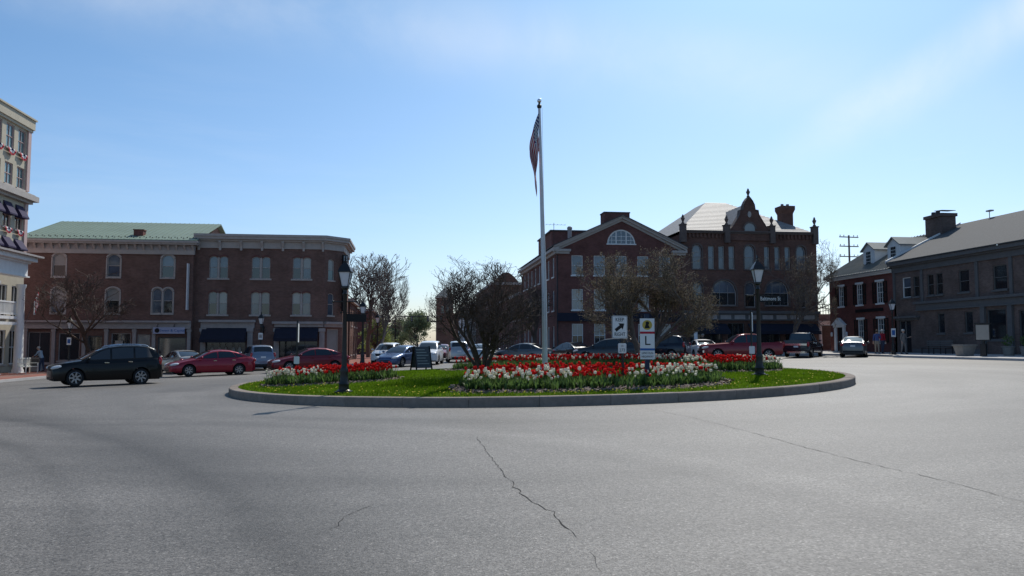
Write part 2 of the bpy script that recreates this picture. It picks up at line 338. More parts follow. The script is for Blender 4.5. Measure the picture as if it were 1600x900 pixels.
crack([(5.35, 18.26), (5.66, 15.7), (5.69, 13.28), (5.63, 10.9), (5.67, 9.1), (5.77, 8.1), (5.72, 6.9)], .006, 2)
crack([(-.78, 7.0), (-.63, 7.35), (-.6, 7.72), (-.42, 8.05), (-.24, 8.5)], .0035, 3)
crack([(1.37, 6.3), (1.33, 5.5)], .0025, 4)
# sidewalks with a kerb step
def sidewalk(name, pts, m, edge):
    mb = MB(); mb.add([(x, y, gz(x, y) + .13) for x, y in pts], [tuple(range(len(pts)))])
    o = tag(mb.build(name, m), None, None, None, 'structure')
    kb = MB()
    for i in range(edge[0], edge[1]):
        (x0, y0), (x1, y1) = pts[i], pts[i+1]; dx, dy = x1-x0, y1-y0; l = math.hypot(dx, dy); nx, ny = dy/l*.16, -dx/l*.16
        if edge[2] < 0: nx, ny = -nx, -ny
        q = [(x0, y0), (x1, y1), (x1+nx, y1+ny), (x0+nx, y0+ny)]
        kb.hexa([(x, y, gz(x, y) - .05) for x, y in q] + [(x, y, gz(x, y) + .134) for x, y in q])
    kb.build('kerb', M['concrete'], o)
    return o
sidewalk('brick_sidewalk', [(-69, 36), (-23, 36), (-21.2, 38), (-21.2, 58), (-20, 61), (-17, 62.5), (-7, 62.5), (-3.6, 63.5), (-1.7, 66), (-1.4, 72), (-1.4, 299), (-69, 299)], M['paver'], (1, 10, 1))
sidewalk('concrete_sidewalk', [(69, 22), (33.0, 22), (32.7, 50.6), (33.5, 52), (33.5, 57), (32.5, 60.5), (29, 62.5), (13, 62.5), (10.6, 63.8), (9.4, 66), (9.4, 299), (69, 299)], M['concrete'], (1, 10, -1))
# ------------------------------------------------------------------ the round island
M['turf'] = pm('turf', (.065, .10, .008), .95, .3, 1.2, spec=.03)
M['grass_blade'] = pm('grass_blade', (.085, .17, .006), .8, .35, .8, spec=.04, col2=(.14, .245, .012)); leafy(M['grass_blade'], .5)
mb = MB(); mb.v.append((IC[0], IC[1], iz(*IC)))
NR, NA = 14, 96
for i in range(1, NR + 1):
    for j in range(NA):
        a = 2 * math.pi * j / NA; r = (IR - .28) * i / NR; x, y = IC[0] + r*math.cos(a), IC[1] + r*math.sin(a); mb.v.append((x, y, iz(x, y)))
for j in range(NA):
    j2 = (j+1) % NA; mb.f.append((0, 1+j, 1+j2))
    for i in range(NR - 1): mb.f.append((1+i*NA+j, 1+(i+1)*NA+j, 1+(i+1)*NA+j2, 1+i*NA+j2))
mb.m = [0] * len(mb.f)
turf = tag(mb.build('island_lawn', M['turf'], smooth=180), None, None, None, 'structure')
NS = 40
kr = random.Random(5)
kerb_root = tag(thing('island_kerb', 'ring of pale granite kerb stones round the grass island', 'kerb', (IC[0], IC[1], gz(*IC))), None)
for k in range(NS):
    a0 = 2*math.pi*k/NS + .0004; a1 = 2*math.pi*(k+1)/NS - .0004; vs = []; dz = kr.uniform(-.004, .004); dr = kr.uniform(-.004, .004)
    S = 6; prof = [(IR+dr, -.06), (IR+dr, KH-.03), (IR-.02+dr, KH-.006), (IR-.045+dr, KH), (IR-.30, KH), (IR-.30, -.06)]
    for i in range(S + 1):
        a = a0 + (a1-a0)*i/S
        for r, z in prof:
            x, y = r*math.cos(a), r*math.sin(a); vs.append((x, y, gz(IC[0]+x, IC[1]+y) - gz(*IC) + z + dz))
    n = len(prof); fs = [tuple(range(n)), tuple(range(S*n, S*n+n))[::-1]]
    for i in range(S):
        for j in range(n): fs.append((i*n+j, (i+1)*n+j, (i+1)*n+(j+1) % n, i*n+(j+1) % n))
    q = MB(); q.add(vs, fs); q.build('kerb_stone', M['granite'], kerb_root, smooth=25)
# flower beds: outlines in plan
def blob(cx, cy, rx, ry, ang, seed, n=28, amp=.08):
    r = random.Random(seed); ph = [r.uniform(0, 6.28) for _ in range(3)]; P = []
    for i in range(n):
        a = 2*math.pi*i/n; k = 1 + amp*(math.sin(3*a+ph[0]) + .6*math.sin(5*a+ph[1]))
        x, y = rx*k*math.cos(a), ry*k*math.sin(a); P.append((cx + x*math.cos(ang) - y*math.sin(ang), cy + x*math.sin(ang) + y*math.cos(ang)))
    return P
def inpoly(x, y, P):
    c = False; j = len(P) - 1
    for i in range(len(P)):
        if (P[i][1] > y) != (P[j][1] > y) and x < (P[j][0]-P[i][0])*(y-P[i][1])/(P[j][1]-P[i][1]) + P[i][0]: c = not c
        j = i
    return c
BEDS = {
 'front': [(1.25, 21.6), (1.7, 21.05), (2.8, 20.7), (4.3, 20.5), (5.9, 20.45), (7.6, 20.8), (8.7, 21.5), (9.3, 22.6), (9.0, 23.6), (7.6, 23.6), (6.0, 23.7), (4.4, 24.3), (3.0, 24.6), (1.9, 23.9), (1.3, 22.8)],
 'left': [(-4.6, 27.3), (-3.6, 26.75), (-2.2, 26.6), (-.9, 26.8), (-.3, 27.6), (-.6, 29.2), (-1.6, 30.6), (-3.2, 30.6), (-4.6, 29.4), (-5.0, 28.2)],
 'right': [(9.9, 27.6), (11.0, 27.0), (12.3, 27.2), (13.6, 28.2), (14.4, 29.6), (14.2, 31.0), (13.0, 31.4), (11.2, 30.2), (9.9, 29.0)],
 'back': [(1.7, 32.6), (3.2, 31.6), (5.4, 31.3), (8.0, 31.0), (10.2, 31.0), (12.3, 32.4), (13.2, 34.0), (12.2, 35.6), (9.2, 36.2), (5.6, 36.2), (2.6, 35.4), (1.4, 34.2)],
}
M['mulch'] = pm('mulch', (.16, .12, .10), .95, .4, 9, .8, 60)
M['chip'] = pm('chip', (.20, .155, .13), .9, .4, 3)
rr = random.Random(3)
def pinch(x, y, p=.0):
    return 0
chips = MB()
for nm, P in BEDS.items():
    x0, x1 = min(p[0] for p in P)-.3, max(p[0] for p in P)+.3; y0, y1 = min(p[1] for p in P)-.3, max(p[1] for p in P)+.3
    cx, cy = sum(p[0] for p in P)/len(P), sum(p[1] for p in P)/len(P)
    m = MB(); ring = []
    for k in (1.04, .93, .5):
        for (x, y) in P:
            X, Y = cx + (x-cx)*k, cy + (y-cy)*k; ring.append((X, Y, iz(X, Y) + (.0 if k > 1 else .055)))
    n = len(P); ring.append((cx, cy, iz(cx, cy) + .06)); fs = []
    for i in range(n):
        j = (i+1) % n; fs += [(i, j, n+j, n+i), (n+i, n+j, 2*n+j, 2*n+i), (2*n+i, 2*n+j, 3*n)]
    m.add(ring, fs); tag(m.build('mulch_bed', M['mulch'], smooth=180), 'brown mulch under the tulips of the %s bed' % nm, None, None, 'structure')
    area = (x1-x0)*(y1-y0)
    for _ in range(int(area * (150 if nm == 'front' else 60))):
        x, y = rr.uniform(x0, x1), rr.uniform(y0, y1)
        if not inpoly(cx + (x-cx)/1.05, cy + (y-cy)/1.05, P): continue
        z = iz(x, y) + .05; a = rr.uniform(0, 6.28); l = rr.uniform(.02, .06); w = l*rr.uniform(.25, .6); dx, dy = math.cos(a), math.sin(a); t1, t2 = rr.uniform(-.02, .03), rr.uniform(.0, .03)
        chips.add([(x-dx*l-dy*w, y-dy*l+dx*w, z), (x-dx*l+dy*w, y-dy*l-dx*w, z+t2), (x+dx*l+dy*w, y+dy*l-dx*w, z+t1+t2), (x+dx*l-dy*w, y+dy*l+dx*w, z+t1)], [(0, 1, 2, 3)])
tag(chips.build('mulch_chips', M['chip']), 'loose shredded bark scattered over the flower beds', None, None, 'stuff')
# grass blades
gb = MB(); gr = random.Random(8)
vs = []; fs = []
tries = 0
while len(fs) < 90000 and tries < 400000:
    tries += 1
    a = gr.uniform(0, 6.2832); r = (IR-.31) * math.sqrt(gr.random()); x, y = IC[0]+r*math.cos(a), IC[1]+r*math.sin(a)
    if gr.random() > (1. if y < 26 else .55): continue
    if any(inpoly(x, y, P) for P in BEDS.values()): continue
    z = iz(x, y) - .005; h = gr.uniform(.035, .085); w = gr.uniform(.008, .016); b_ = gr.uniform(0, 6.28); lx, ly = gr.gauss(0, .03), gr.gauss(0, .03)
    dx, dy = math.cos(b_)*w, math.sin(b_)*w; k = len(vs)
    vs += [(x-dx, y-dy, z), (x+dx, y+dy, z), (x+lx, y+ly, z+h)]; fs.append((k, k+1, k+2))
gb.v = vs; gb.f = fs; gb.m = [0]*len(fs)
me = bpy.data.meshes.new('grass'); me.from_pydata(vs, [], fs); me.materials.append(M['grass_blade'])
tag(put('grass', me), 'short bright green grass on the round island', None, None, 'stuff')
M['dandelion'] = pm('dandelion', (.62, .5, .02), .7, .2)
dm = MB()
for _ in range(230):
    a = gr.gauss(-1.75, .75); r = IR - .35 - abs(gr.gauss(0, 1.0)); x, y = IC[0]+r*math.cos(a), IC[1]+r*math.sin(a)
    if any(inpoly(x, y, P) for P in BEDS.values()): continue
    dm.ball((x, y, iz(x, y)+gr.uniform(.05, .08)), (.026, .026, .016), 6, 3)
tag(dm.build('dandelions', M['dandelion']), 'small yellow dandelion heads dotted over the grass', None, None, 'stuff')

# ------------------------------------------------------------------ tulips
M['stem'] = pm('stem', (.10, .17, .045), .6, .35, 6, rnd=.2, spec=.3); leafy(M['stem'], .4)
M['tulip_red'] = pm('tulip_red', (.66, .022, .02), .45, .25, 8, rnd=.2, spec=.3); leafy(M['tulip_red'], .45)
M['tulip_white'] = pm('tulip_white', (.80, .78, .66), .5, .08, 8, rnd=.08, spec=.3); leafy(M['tulip_white'], .4)
def tulip_mb(mb, x, y, z, h, rnd, scale=1., foliage=True, bloom=1):
    lean = (rnd.gauss(0, .05), rnd.gauss(0, .05)); bx, by, bz = x+lean[0], y+lean[1], z+h
    mb.cur = 0; mb.tube([(x, y, z), (x+lean[0]*.4, y+lean[1]*.4, z+h*.5), (bx, by, bz)], [.008, .007, .007], 3, False)
    if foliage:
        for k in range(rnd.randint(3, 4)):
            a = rnd.uniform(0, 6.28); l = rnd.uniform(.17, .33)*scale; w = rnd.uniform(.018, .036); o = rnd.uniform(.06, .17); dx, dy = math.cos(a), math.sin(a)
            p0 = Vector((x, y, z)); p1 = p0 + Vector((dx*o*.45, dy*o*.45, l*.6)); p2 = p0 + Vector((dx*o, dy*o, l)); s_ = Vector((-dy*w, dx*w, 0))
            mb.add([p0-s_*.4, p0+s_*.4, p1+s_, p1-s_, p2], [(0, 1, 2, 3), (3, 2, 4)])
    if not bloom: return
    mb.cur = bloom; R0 = rnd.uniform(.034, .044)*scale; H = rnd.uniform(.075, .095)*scale; n = 6; prof = [(.012, 0), (R0*.86, H*.2), (R0, H*.5), (R0*.82, H*.82)]
    vs = []; fs = []; ph = rnd.uniform(0, 6)
    for r, q in prof:
        for j in range(n):
            a = ph + 2*math.pi*j/n; vs.append((bx+r*math.cos(a), by+r*math.sin(a), bz+q))
    for i in range(3):
        for j in range(n): fs.append((i*n+j, i*n+(j+1) % n, (i+1)*n+(j+1) % n, (i+1)*n+j))
    k = len(vs)
    for j in range(n):   # petal tips
        a = ph + 2*math.pi*(j+.5)/n; rr_ = R0*(.62 if j % 2 else .8); vs.append((bx+rr_*math.cos(a), by+rr_*math.sin(a), bz+H*rnd.uniform(1.02, 1.22))); fs.append((3*n+j, 3*n+(j+1) % n, k+j))
    vs.append((bx, by, bz+H*.6)); c = len(vs)-1
    for j in range(n): fs.append((3*n+(j+1) % n, 3*n+j, c))
    mb.add(vs, fs)
tv = {}
trn = random.Random(21)
for colr in ('red', 'white'):
    tv[colr] = []
    for k in range(6):
        m = MB(); tulip_mb(m, 0, 0, 0, trn.uniform(.26, .45), trn, 1.08); tv[colr].append(m.mesh('tulip', [M['stem'], M['tulip_'+colr]], 40))
spots = []
def sow(P, dens, colour, hmul=1.):
    x0, x1 = min(p[0] for p in P), max(p[0] for p in P); y0, y1 = min(p[1] for p in P), max(p[1] for p in P); cx, cy = sum(p[0] for p in P)/len(P), sum(p[1] for p in P)/len(P)
    got = []
    for _ in range(int((x1-x0)*(y1-y0)*dens*2.2)):
        x, y = trn.uniform(x0, x1), trn.uniform(y0, y1)
        if not inpoly(cx+(x-cx)*1.07, cy+(y-cy)*1.07, P): continue
        if any((x-a)**2+(y-b)**2 < .0062 for a, b in got): continue
        c = colour(x, y)
        if c: got.append((x, y)); spots.append((x, y, c, hmul))
def col_front(x, y):
    ye = 20.5 + .055*(x-4.8)**2           # front edge
    d = y - ye
    if d < .45: return ('leaf' if trn.random() < .9 else trn.choice(('white', 'white', 'red'))) if trn.random() < .62 else None
    if x < 4.3: return 'white' if d < 1.5 and trn.random() < .9 else 'red'
    if x < 6.0: return ('leaf' if d < .8 else 'red')
    return 'white' if d < 1.6 and trn.random() < .85 else ('red' if d < 2.6 else 'leaf')
sow(BEDS['front'], 30, col_front)
sow(BEDS['left'], 22, lambda x, y: 'leaf' if y < 27.0 else ('white' if x < -2.8 and y < 28.3 and trn.random() < .8 else 'red'))
sow(BEDS['right'], 20, lambda x, y: ('white' if (x > 12.8 or x < 10.6) and trn.random() < .85 else 'red') if trn.random() < .93 else 'leaf')
sow(BEDS['back'], 12, lambda x, y: ('white' if trn.random() < .25 or (x > 9.5 and trn.random() < .5) else 'red'))
LAMPS_XY = [(-1.81, 23.), (11.3, 24.9), (6.53, 21.5), (6.05, 22.1), (2.57, 28), (10.4, 35)]
spots = [s for s in spots if all((s[0]-a)**2+(s[1]-b)**2 > .03 for a, b in LAMPS_XY)]
bloom = sorted([s for s in spots if s[2] != 'leaf'], key=lambda s: s[0]**2 + s[1]**2)
bedname = lambda x, y: next((n for n, P in BEDS.items() if inpoly(x, y, P)), 'front')
BW = {'front': 'the wide front bed behind the kerb', 'left': 'the left bed behind the lamp post', 'right': 'the right bed', 'back': 'the back bed round the flagpole'}
for (x, y, c, h) in bloom[:300]:
    o = put('tulip', trn.choice(tv[c]), None, (x, y, iz(x, y)+.03), trn.uniform(0, 6.28)); s_ = trn.uniform(.85, 1.15); o.scale = (s_, s_, s_*trn.uniform(.75, 1.15)); o.rotation_euler = (trn.gauss(0, .09), trn.gauss(0, .09), trn.uniform(0, 6.28))
    bn = bedname(x, y); tag(o, '%s tulip standing in %s' % (c, BW[bn]), 'tulip', '%s tulips of the %s bed' % (c, bn))
rest = MB()
for (x, y, c, h) in bloom[300:]: tulip_mb(rest, x, y, iz(x, y)+.03, trn.uniform(.27, .46), trn, 1.08, True, 1 if c == 'red' else 2)
tag(rest.build('tulip_mass', [M['stem'], M['tulip_red'], M['tulip_white']], smooth=40), 'mass of red and white tulips in the beds further back', None, None, 'stuff')
lf = MB()
for (x, y, c, h) in [s for s in spots if s[2] == 'leaf']: tulip_mb(lf, x, y, iz(x, y)+.03, .12, trn, 1., True, 0)
for (x, y, c, h) in bloom:
    for q in range(2): tulip_mb(lf, x+trn.gauss(0, .1), y+trn.gauss(0, .1)-.05, iz(x, y)+.03, .1, trn, .95, True, 0)
tag(lf.build('tulip_leaves', M['stem']), 'green tulip leaves filling the flower beds', None, None, 'stuff')
# ------------------------------------------------------------------ buildings: facades with real openings
class Facade:
    """s runs along the wall, t up, n outwards"""
    def __init__(f, ox, oy, ang): f.ox, f.oy, f.a = ox, oy, ang; f.dx, f.dy = math.cos(ang), math.sin(ang)
    def __call__(f, s, n, t): return (f.ox + s*f.dx + n*f.dy, f.oy + s*f.dy - n*f.dx, t)
def arc_pts(w, rise, n=8):
    a = w/2; R = (a*a + rise*rise)/(2*rise); P = []
    for i in range(n+1):
        x = -a + w*i/n; P.append((x + a, math.sqrt(max(0, R*R - x*x)) - (R - rise)))
    return P
def wall(F, s0, s1, t0, t1, ops, rev=.2, mb=None):
    mb = mb or MB(F); S = sorted({s0, s1, *[o[0] for o in ops], *[o[0]+o[2] for o in ops]}); T = sorted({t0, t1, *[o[1] for o in ops], *[o[1]+o[3] for o in ops]})
    S = [x for x in S if s0-1e-6 <= x <= s1+1e-6]; T = [x for x in T if t0-1e-6 <= x <= t1+1e-6]
    for i in range(len(S)-1):
        for j in range(len(T)-1):
            cs_, ct = (S[i]+S[i+1])/2, (T[j]+T[j+1])/2
            if any(o[0] < cs_ < o[0]+o[2] and o[1] < ct < o[1]+o[3] for o in ops): continue
            mb.quad((S[i], 0, T[j]), (S[i+1], 0, T[j]), (S[i+1], 0, T[j+1]), (S[i], 0, T[j+1]))
    for o in ops:
        s, t, w, h = o[:4]; rise = o[4] if len(o) > 4 else 0; e = s+w; sp = t+h-rise
        mb.quad((s, 0, t), (e, 0, t), (e, -rev, t), (s, -rev, t)); mb.quad((s, 0, t), (s, -rev, t), (s, -rev, sp), (s, 0, sp)); mb.quad((e, 0, t), (e, 0, sp), (e, -rev, sp), (e, -rev, t))
        if not rise: mb.quad((s, 0, sp), (s, -rev, sp), (e, -rev, sp), (e, 0, sp))
        else:
            P = arc_pts(w, rise, 10)
            for (a, b), (c, d) in zip(P[:-1], P[1:]):
                mb.quad((s+a, 0, sp+b), (s+c, 0, sp+d), (s+c, 0, t+h), (s+a, 0, t+h)); mb.quad((s+a, 0, sp+b), (s+a, -rev, sp+b), (s+c, -rev, sp+d), (s+c, 0, sp+d))
    return mb
WC = {}
def wkey(*k): return tuple(k)
def win(F, B, s, t, w, h, rise=0, mun=(1, 2), fm='white_paint', glass=('glass_sky', 'glass_sky'), sill='white_paint', hood=None, fr=.06, hoodw=.1, shut=None, deep=.1):
    """one window: frame > panes, sill, hood, shutters"""
    base = Vector(F(s, 0, t)) - Vector(B.location); rz = F.a
    key = ('f', w, h, rise, mun, fm, fr, deep)
    if key not in WC:
        m = MB(); y0, y1 = deep-.04, deep+.05; sp = h - rise
        m.box(0, y0, 0, fr, y1, sp); m.box(w-fr, y0, 0, w, y1, sp); m.box(fr, y0, 0, w-fr, y1, fr)
        if rise:
            P = arc_pts(w, rise, 10); Q = [(fr + (a/w)*(w-2*fr), max(b-fr, -fr*.2)) for a, b in P]
            for i in range(10):
                p = [(P[i][0], y0, sp+P[i][1]), (P[i+1][0], y0, sp+P[i+1][1]), (Q[i+1][0], y0, sp+Q[i+1][1]), (Q[i][0], y0, sp+Q[i][1])]
                m.hexa(p + [(a, y1, c) for a, _, c in p])
        else: m.box(fr, y0, h-fr, w-fr, y1, h)
        for i in range(1, mun[1]): z = h*i/mun[1]; q = .022 if (mun[1] % 2 == 0 and i == mun[1]//2) else .011; m.box(fr, y0+.012, z-q, w-fr, y1-.02, z+q)
        for i in range(1, mun[0]):
            x = w*i/mun[0]; m.box(x-.011, y0+.014, fr, x+.011, y1-.022, h - fr - (rise*.35 if rise else 0))
        WC[key] = m.mesh('window', M[fm])
    o = put('window', WC[key], B, base, rz)
    for k, g in enumerate(glass):
        n = len(glass); z0 = h*k/n; z1 = h*(k+1)/n; top = k == n-1; pk = ('p', w, h, rise if top else 0, k, n, g, deep)
        if pk not in WC:
            m = MB(); yy = deep + .03 - .006*k
            if top and rise:
                P = arc_pts(w-.04, rise, 10); pts = [(.02, z0)] + [(w-.02, z0)] + [(.02+a, h-rise+b-.02) for a, b in P[::-1]]
                m.prism(pts, yy, yy+.008)
            else: m.box(.02, yy, z0+.01, w-.02, yy+.008, z1-.01)
            WC[pk] = m.mesh('pane', M[g])
        put('pane', WC[pk], o)
    if sill:
        sk = ('s', w, sill)
        if sk not in WC: m = MB(); m.box(-.09, -.09, -.12, w+.09, .14, -.003); WC[sk] = m.mesh('sill', M[sill])
        put('sill', WC[sk], o)
    if hood:
        hk = ('h', w, h, rise, hood, hoodw)
        if hk not in WC:
            m = MB(); sp = h-rise
            if rise:
                P = arc_pts(w, rise, 10); hw = hoodw
                Q = [(-hw + (a/w)*(w+2*hw), b+hw) for a, b in P]
                for i in range(10):
                    p = [(P[i][0], -.05, sp+P[i][1]+.003), (P[i+1][0], -.05, sp+P[i+1][1]+.003), (Q[i+1][0], -.05, sp+Q[i+1][1]), (Q[i][0], -.05, sp+Q[i][1])]; m.hexa(p + [(a, .02, c) for a, _, c in p])
                m.box(-hw, -.035, 0, -.003, .02, sp); m.box(w+.003, -.035, 0, w+hw, .02, sp)
            else: m.box(-.12, -.06, h+.003, w+.12, .02, h+.003+hoodw*1.6)
            WC[hk] = m.mesh('hood', M[hood])
        put('hood', WC[hk], o)
    if shut:
        hk = ('sh', w, h, shut)
        if hk not in WC:
            m = MB(); sw = w*.5
            m.box(0, -.05, 0, .06, -.004, h); m.box(sw-.06, -.05, 0, sw, -.004, h)
            for z in (0, h*.5-.04, h-.08): m.box(.06, -.05, z, sw-.06, -.004, z+.08)
            nsl = 16
            for i in range(nsl):
                z = .1 + (h-.2)*i/nsl; m.hexa([(.06, -.04, z), (sw-.06, -.04, z), (sw-.06, -.012, z+.03), (.06, -.012, z+.03), (.06, -.04, z+.02), (sw-.06, -.04, z+.02), (sw-.06, -.012, z+.05), (.06, -.012, z+.05)])
            WC[hk] = m.mesh('shutter', M[shut])
        put('shutter', WC[hk], o, (-w*.5-.02, 0, 0)); put('shutter', WC[hk], o, (w+.02, 0, 0))
    return o
def part(B, name, mat, fn, F=None, smooth=None):
    l = B.location
    xf = (lambda a, b, c: tuple(Vector(F(a, b, c)) - l)) if F else (lambda a, b, c: (a-l.x, b-l.y, c-l.z))
    m = MB(xf); fn(m); mats = [M[k] for k in mat] if isinstance(mat, (list, tuple)) else M[mat]
    return m.build(name, mats, B, smooth)
def facade_part(B, F, s0, s1, t0, t1, ops, mat, name='wall', rev=.2):
    l = B.location; mb = MB(lambda a, b, c: tuple(Vector(F(a, b, c)) - l)); wall(F, s0, s1, t0, t1, ops, rev, mb); return mb.build(name, M[mat], B)
def shell(m, x0, y0, x1, y1, z0, z1, skip=''):
    if 'S' not in skip: m.quad((x0,y0,z0),(x1,y0,z0),(x1,y0,z1),(x0,y0,z1))
    if 'N' not in skip: m.quad((x1,y1,z0),(x0,y1,z0),(x0,y1,z1),(x1,y1,z1))
    if 'W' not in skip: m.quad((x0,y1,z0),(x0,y0,z0),(x0,y0,z1),(x0,y1,z1))
    if 'E' not in skip: m.quad((x1,y0,z0),(x1,y1,z0),(x1,y1,z1),(x1,y0,z1))
    if 'T' not in skip: m.quad((x0,y0,z1),(x1,y0,z1),(x1,y1,z1),(x0,y1,z1))
def text_mesh(s, size, font_scale=1., ext=.01, align='CENTER', spacing=1.):
    c = bpy.data.curves.new('lettering', 'FONT'); c.body = s; c.size = size; c.extrude = ext; c.align_x = align; c.align_y = 'CENTER'; c.space_line = spacing; c.resolution_u = 2
    o = bpy.data.objects.new('lettering', c); COL.objects.link(o); dg = bpy.context.evaluated_depsgraph_get(); me = bpy.data.meshes.new_from_object(o.evaluated_get(dg)); bpy.data.objects.remove(o); return me
def lettering(parent, s, size, m, loc, rz=0, align='CENTER', xs=1., spacing=1., name='lettering'):
    """upright flat text facing local -y of rz"""
    me = text_mesh(s, size, align=align, spacing=spacing); me.materials.clear(); me.materials.append(M[m]); me.transform(Matrix.Diagonal((xs, 1, .3, 1))); me.transform(Matrix.Rotation(R_(90), 4, 'X'))
    return put(name, me, parent, loc, rz)
M['black_paint'] = pm('black_paint', (.012, .012, .014), .5, .1); M['sign_white'] = pm('sign_white', (.72, .73, .74), .45, .05); M['sign_blue'] = pm('sign_blue', (.04, .12, .34), .5, .08)
M['sign_red'] = pm('sign_red', (.42, .02, .04), .5, .08); M['sign_pale'] = pm('sign_pale', (.42, .44, .58), .6, .05); M['cream'] = pm('cream', (.36, .33, .29), .7, .1)
pg = random.Random(77)
def gl(*opts): return pg.choice(opts)
UP = [('glass_sky', 'glass_sky'), ('glass_dark', 'glass_shade'), ('glass_sky', 'glass_shade'), ('glass_dark', 'glass_sky')]
PI = math.pi
# ---- A: long brick block with the green metal roof
FA = Facade(0, 68.4, 0)
A = thing('brick_commercial_block', 'long red brick building with a green metal roof and bracketed cornice at left', 'building', (-24.2, 68.4, gz(-24.2, 68.4)))
opsA = []; wA = []
for cx in (-28.08, -23.9, -19.7):
    opsA.append((cx-.5, 7.06, 1.0, 1.87, .32)); wA.append((cx-.5, 7.06, 1.0, 1.87, .32))
for cx in (-28.05, -23.9): opsA.append((cx-.52, 4.12, 1.04, 2.07, .3)); wA.append((cx-.52, 4.12, 1.04, 2.07, .3))
for x in (-20.84, -20.0): opsA.append((x, 4.12, .76, 2.07, .3)); wA.append((x, 4.12, .76, 2.07, .3))
shopA = [(-30.2, .1, 1.7, 2.5), (-27.9, .3, 1.6, 2.2), (-25.7, -.4, 1.1, 2.7), (-23.9, .3, 1.5, 2.2), (-21.9, .4, 1.0, 2.0), (-20.3, -.4, 2.2, 2.6)]
facade_part(A, FA, -30.8, -17.7, -1.2, 8.95, opsA + shopA, 'brick_red')
for k, (s, t_, w_, h_, r_) in enumerate(wA): win(FA, A, s, t_, w_, h_, r_, (1, 2), 'trim_tan', UP[(k*3+1) % 4], 'trim_tan', 'trim_tan', hoodw=.1)
for k, (s, t_, w_, h_) in enumerate(shopA):
    if k in (2, 5):
        d = part(A, 'door', 'trim_slate', lambda m: (m.box(s, -.12, t_, s+.09, -.18, t_+h_), m.box(s+w_-.09, -.12, t_, s+w_, -.18, t_+h_), m.box(s+.09, -.12, t_+h_-.12, s+w_-.09, -.18, t_+h_), m.box(s+.09, -.12, t_, s+w_-.09, -.18, t_+.3)), FA)
        part(A, 'pane', 'glass_dark', lambda m: m.box(s+.02, -.15, t_, s+w_-.02, -.17, t_+h_-.02), FA)
    else: win(FA, A, s, t_, w_, h_, 0, (2, 1) if k != 4 else (1, 1), 'trim_grey', ('glass_dark',) if k != 4 else ('glass_shade',), 'trim_grey')
part(A, 'poster', 'cream', lambda m: m.box(-23.6, .01, 1.2, -23.0, .03, 1.9), FA)
def a_body(m): shell(m, -30.8, 68.4, -17.7, 84, -1.2, 8.95, 'ST')
part(A, 'side_wall', 'brick_red', a_body)
part(A, 'frieze', 'trim_tan', lambda m: (m.box(-30.9, -.1, 8.95, -17.6, .14, 9.28)), FA)
for i in range(21): part(A, 'bracket', 'trim_tan', lambda m, x=-30.6+i*.64: m.prism([(.14, 9.28), (.42, 9.62), (.42, 9.72), (.14, 9.72)], x, x+.16, 'x'), FA)
part(A, 'soffit', 'trim_grey', lambda m: m.box(-30.9, -.2, 9.28, -17.6, .138, 9.72), FA)
part(A, 'cornice', 'trim_tan', lambda m: (m.box(-31.1, -.2, 9.72, -17.3, .62, 9.86), m.box(-31.1, -.2, 9.86, -17.24, .74, 10.02)), FA)
def a_roof(m):
    m.hexa([(-31.2, 67.75, 10.03), (-17.3, 67.75, 10.03), (-17.3, 76, 12.55), (-31.2, 76, 12.55), (-31.2, 67.75, 10.1), (-17.3, 67.75, 10.1), (-17.3, 76, 12.65), (-31.2, 76, 12.65)])
    m.hexa([(-31.2, 76, 12.55), (-17.3, 76, 12.55), (-17.3, 84.4, 9.9), (-31.2, 84.4, 9.9), (-31.2, 76, 12.65), (-17.3, 76, 12.65), (-17.3, 84.4, 10.0), (-31.2, 84.4, 10.0)])
rfA = part(A, 'roof', 'roof_green', a_roof)
part(A, 'gable_end', 'brick_red', lambda m: m.prism([(68.4, 8.9), (76, 12.5), (84, 9.9), (84, 8.9)], -17.9, -17.7, 'x'))
for i in range(33):
    x = -31.0 + i*.42
    m = MB(lambda a, b, c: (a-A.location.x, b-A.location.y, c-A.location.z)); m.hexa([(x, 67.8, 10.08), (x+.025, 67.8, 10.08), (x+.025, 76, 12.62), (x, 76, 12.62), (x, 67.8, 10.15), (x+.025, 67.8, 10.15), (x+.025, 76, 12.69), (x, 76, 12.69)])
    sm = m.build('seam', M['roof_green'], rfA); sm.matrix_parent_inverse = Matrix()
sg = MB(lambda a, b, c: (a-A.location.x, b-A.location.y, c-A.location.z))
for i in range(28):
    for r in (0, 1): x = -30.8+i*.49+r*.2; y = 68.4+r*.35; z = 10.1+(y-67.75)*.309; sg.box(x, y-.04, z, x+.07, y+.04, z+.07)
sg.build('snow_guards', M['roof_dark'], rfA)['kind'] = 'stuff'
part(A, 'chimney', 'brick_deep', lambda m: (m.box(-22.75, 69.3, 10.0, -22.0, 70.0, 11.05), m.box(-22.8, 69.25, 11.05, -21.95, 70.05, 11.13)))
part(A, 'shop_cornice', 'trim_grey', lambda m: (m.box(-30.9, .0, 3.36, -17.75, .42, 3.52), m.box(-30.9, .0, 3.0, -17.75, .16, 3.36), m.box(-30.9, 0, 2.86, -17.75, .24, 3.0)), FA)
for x in (-30.5, -28.4, -26.1, -24.4, -22.25, -20.75, -18.0): part(A, 'pilaster', 'trim_grey', lambda m: (m.box(x, .0, -.9, x+.26, .12, 2.86), m.box(x-.04, 0, 2.62, x+.3, .17, 2.8), m.box(x-.03, 0, -.9, x+.29, .15, -.1)), FA)
sgn = part(A, 'shop_sign', 'sign_pale', lambda m: m.box(-20.6, .3, 2.46, -18.15, .36, 2.98), FA); sgn['label'] = 'pale shop sign with a dark round badge'
l = A.location
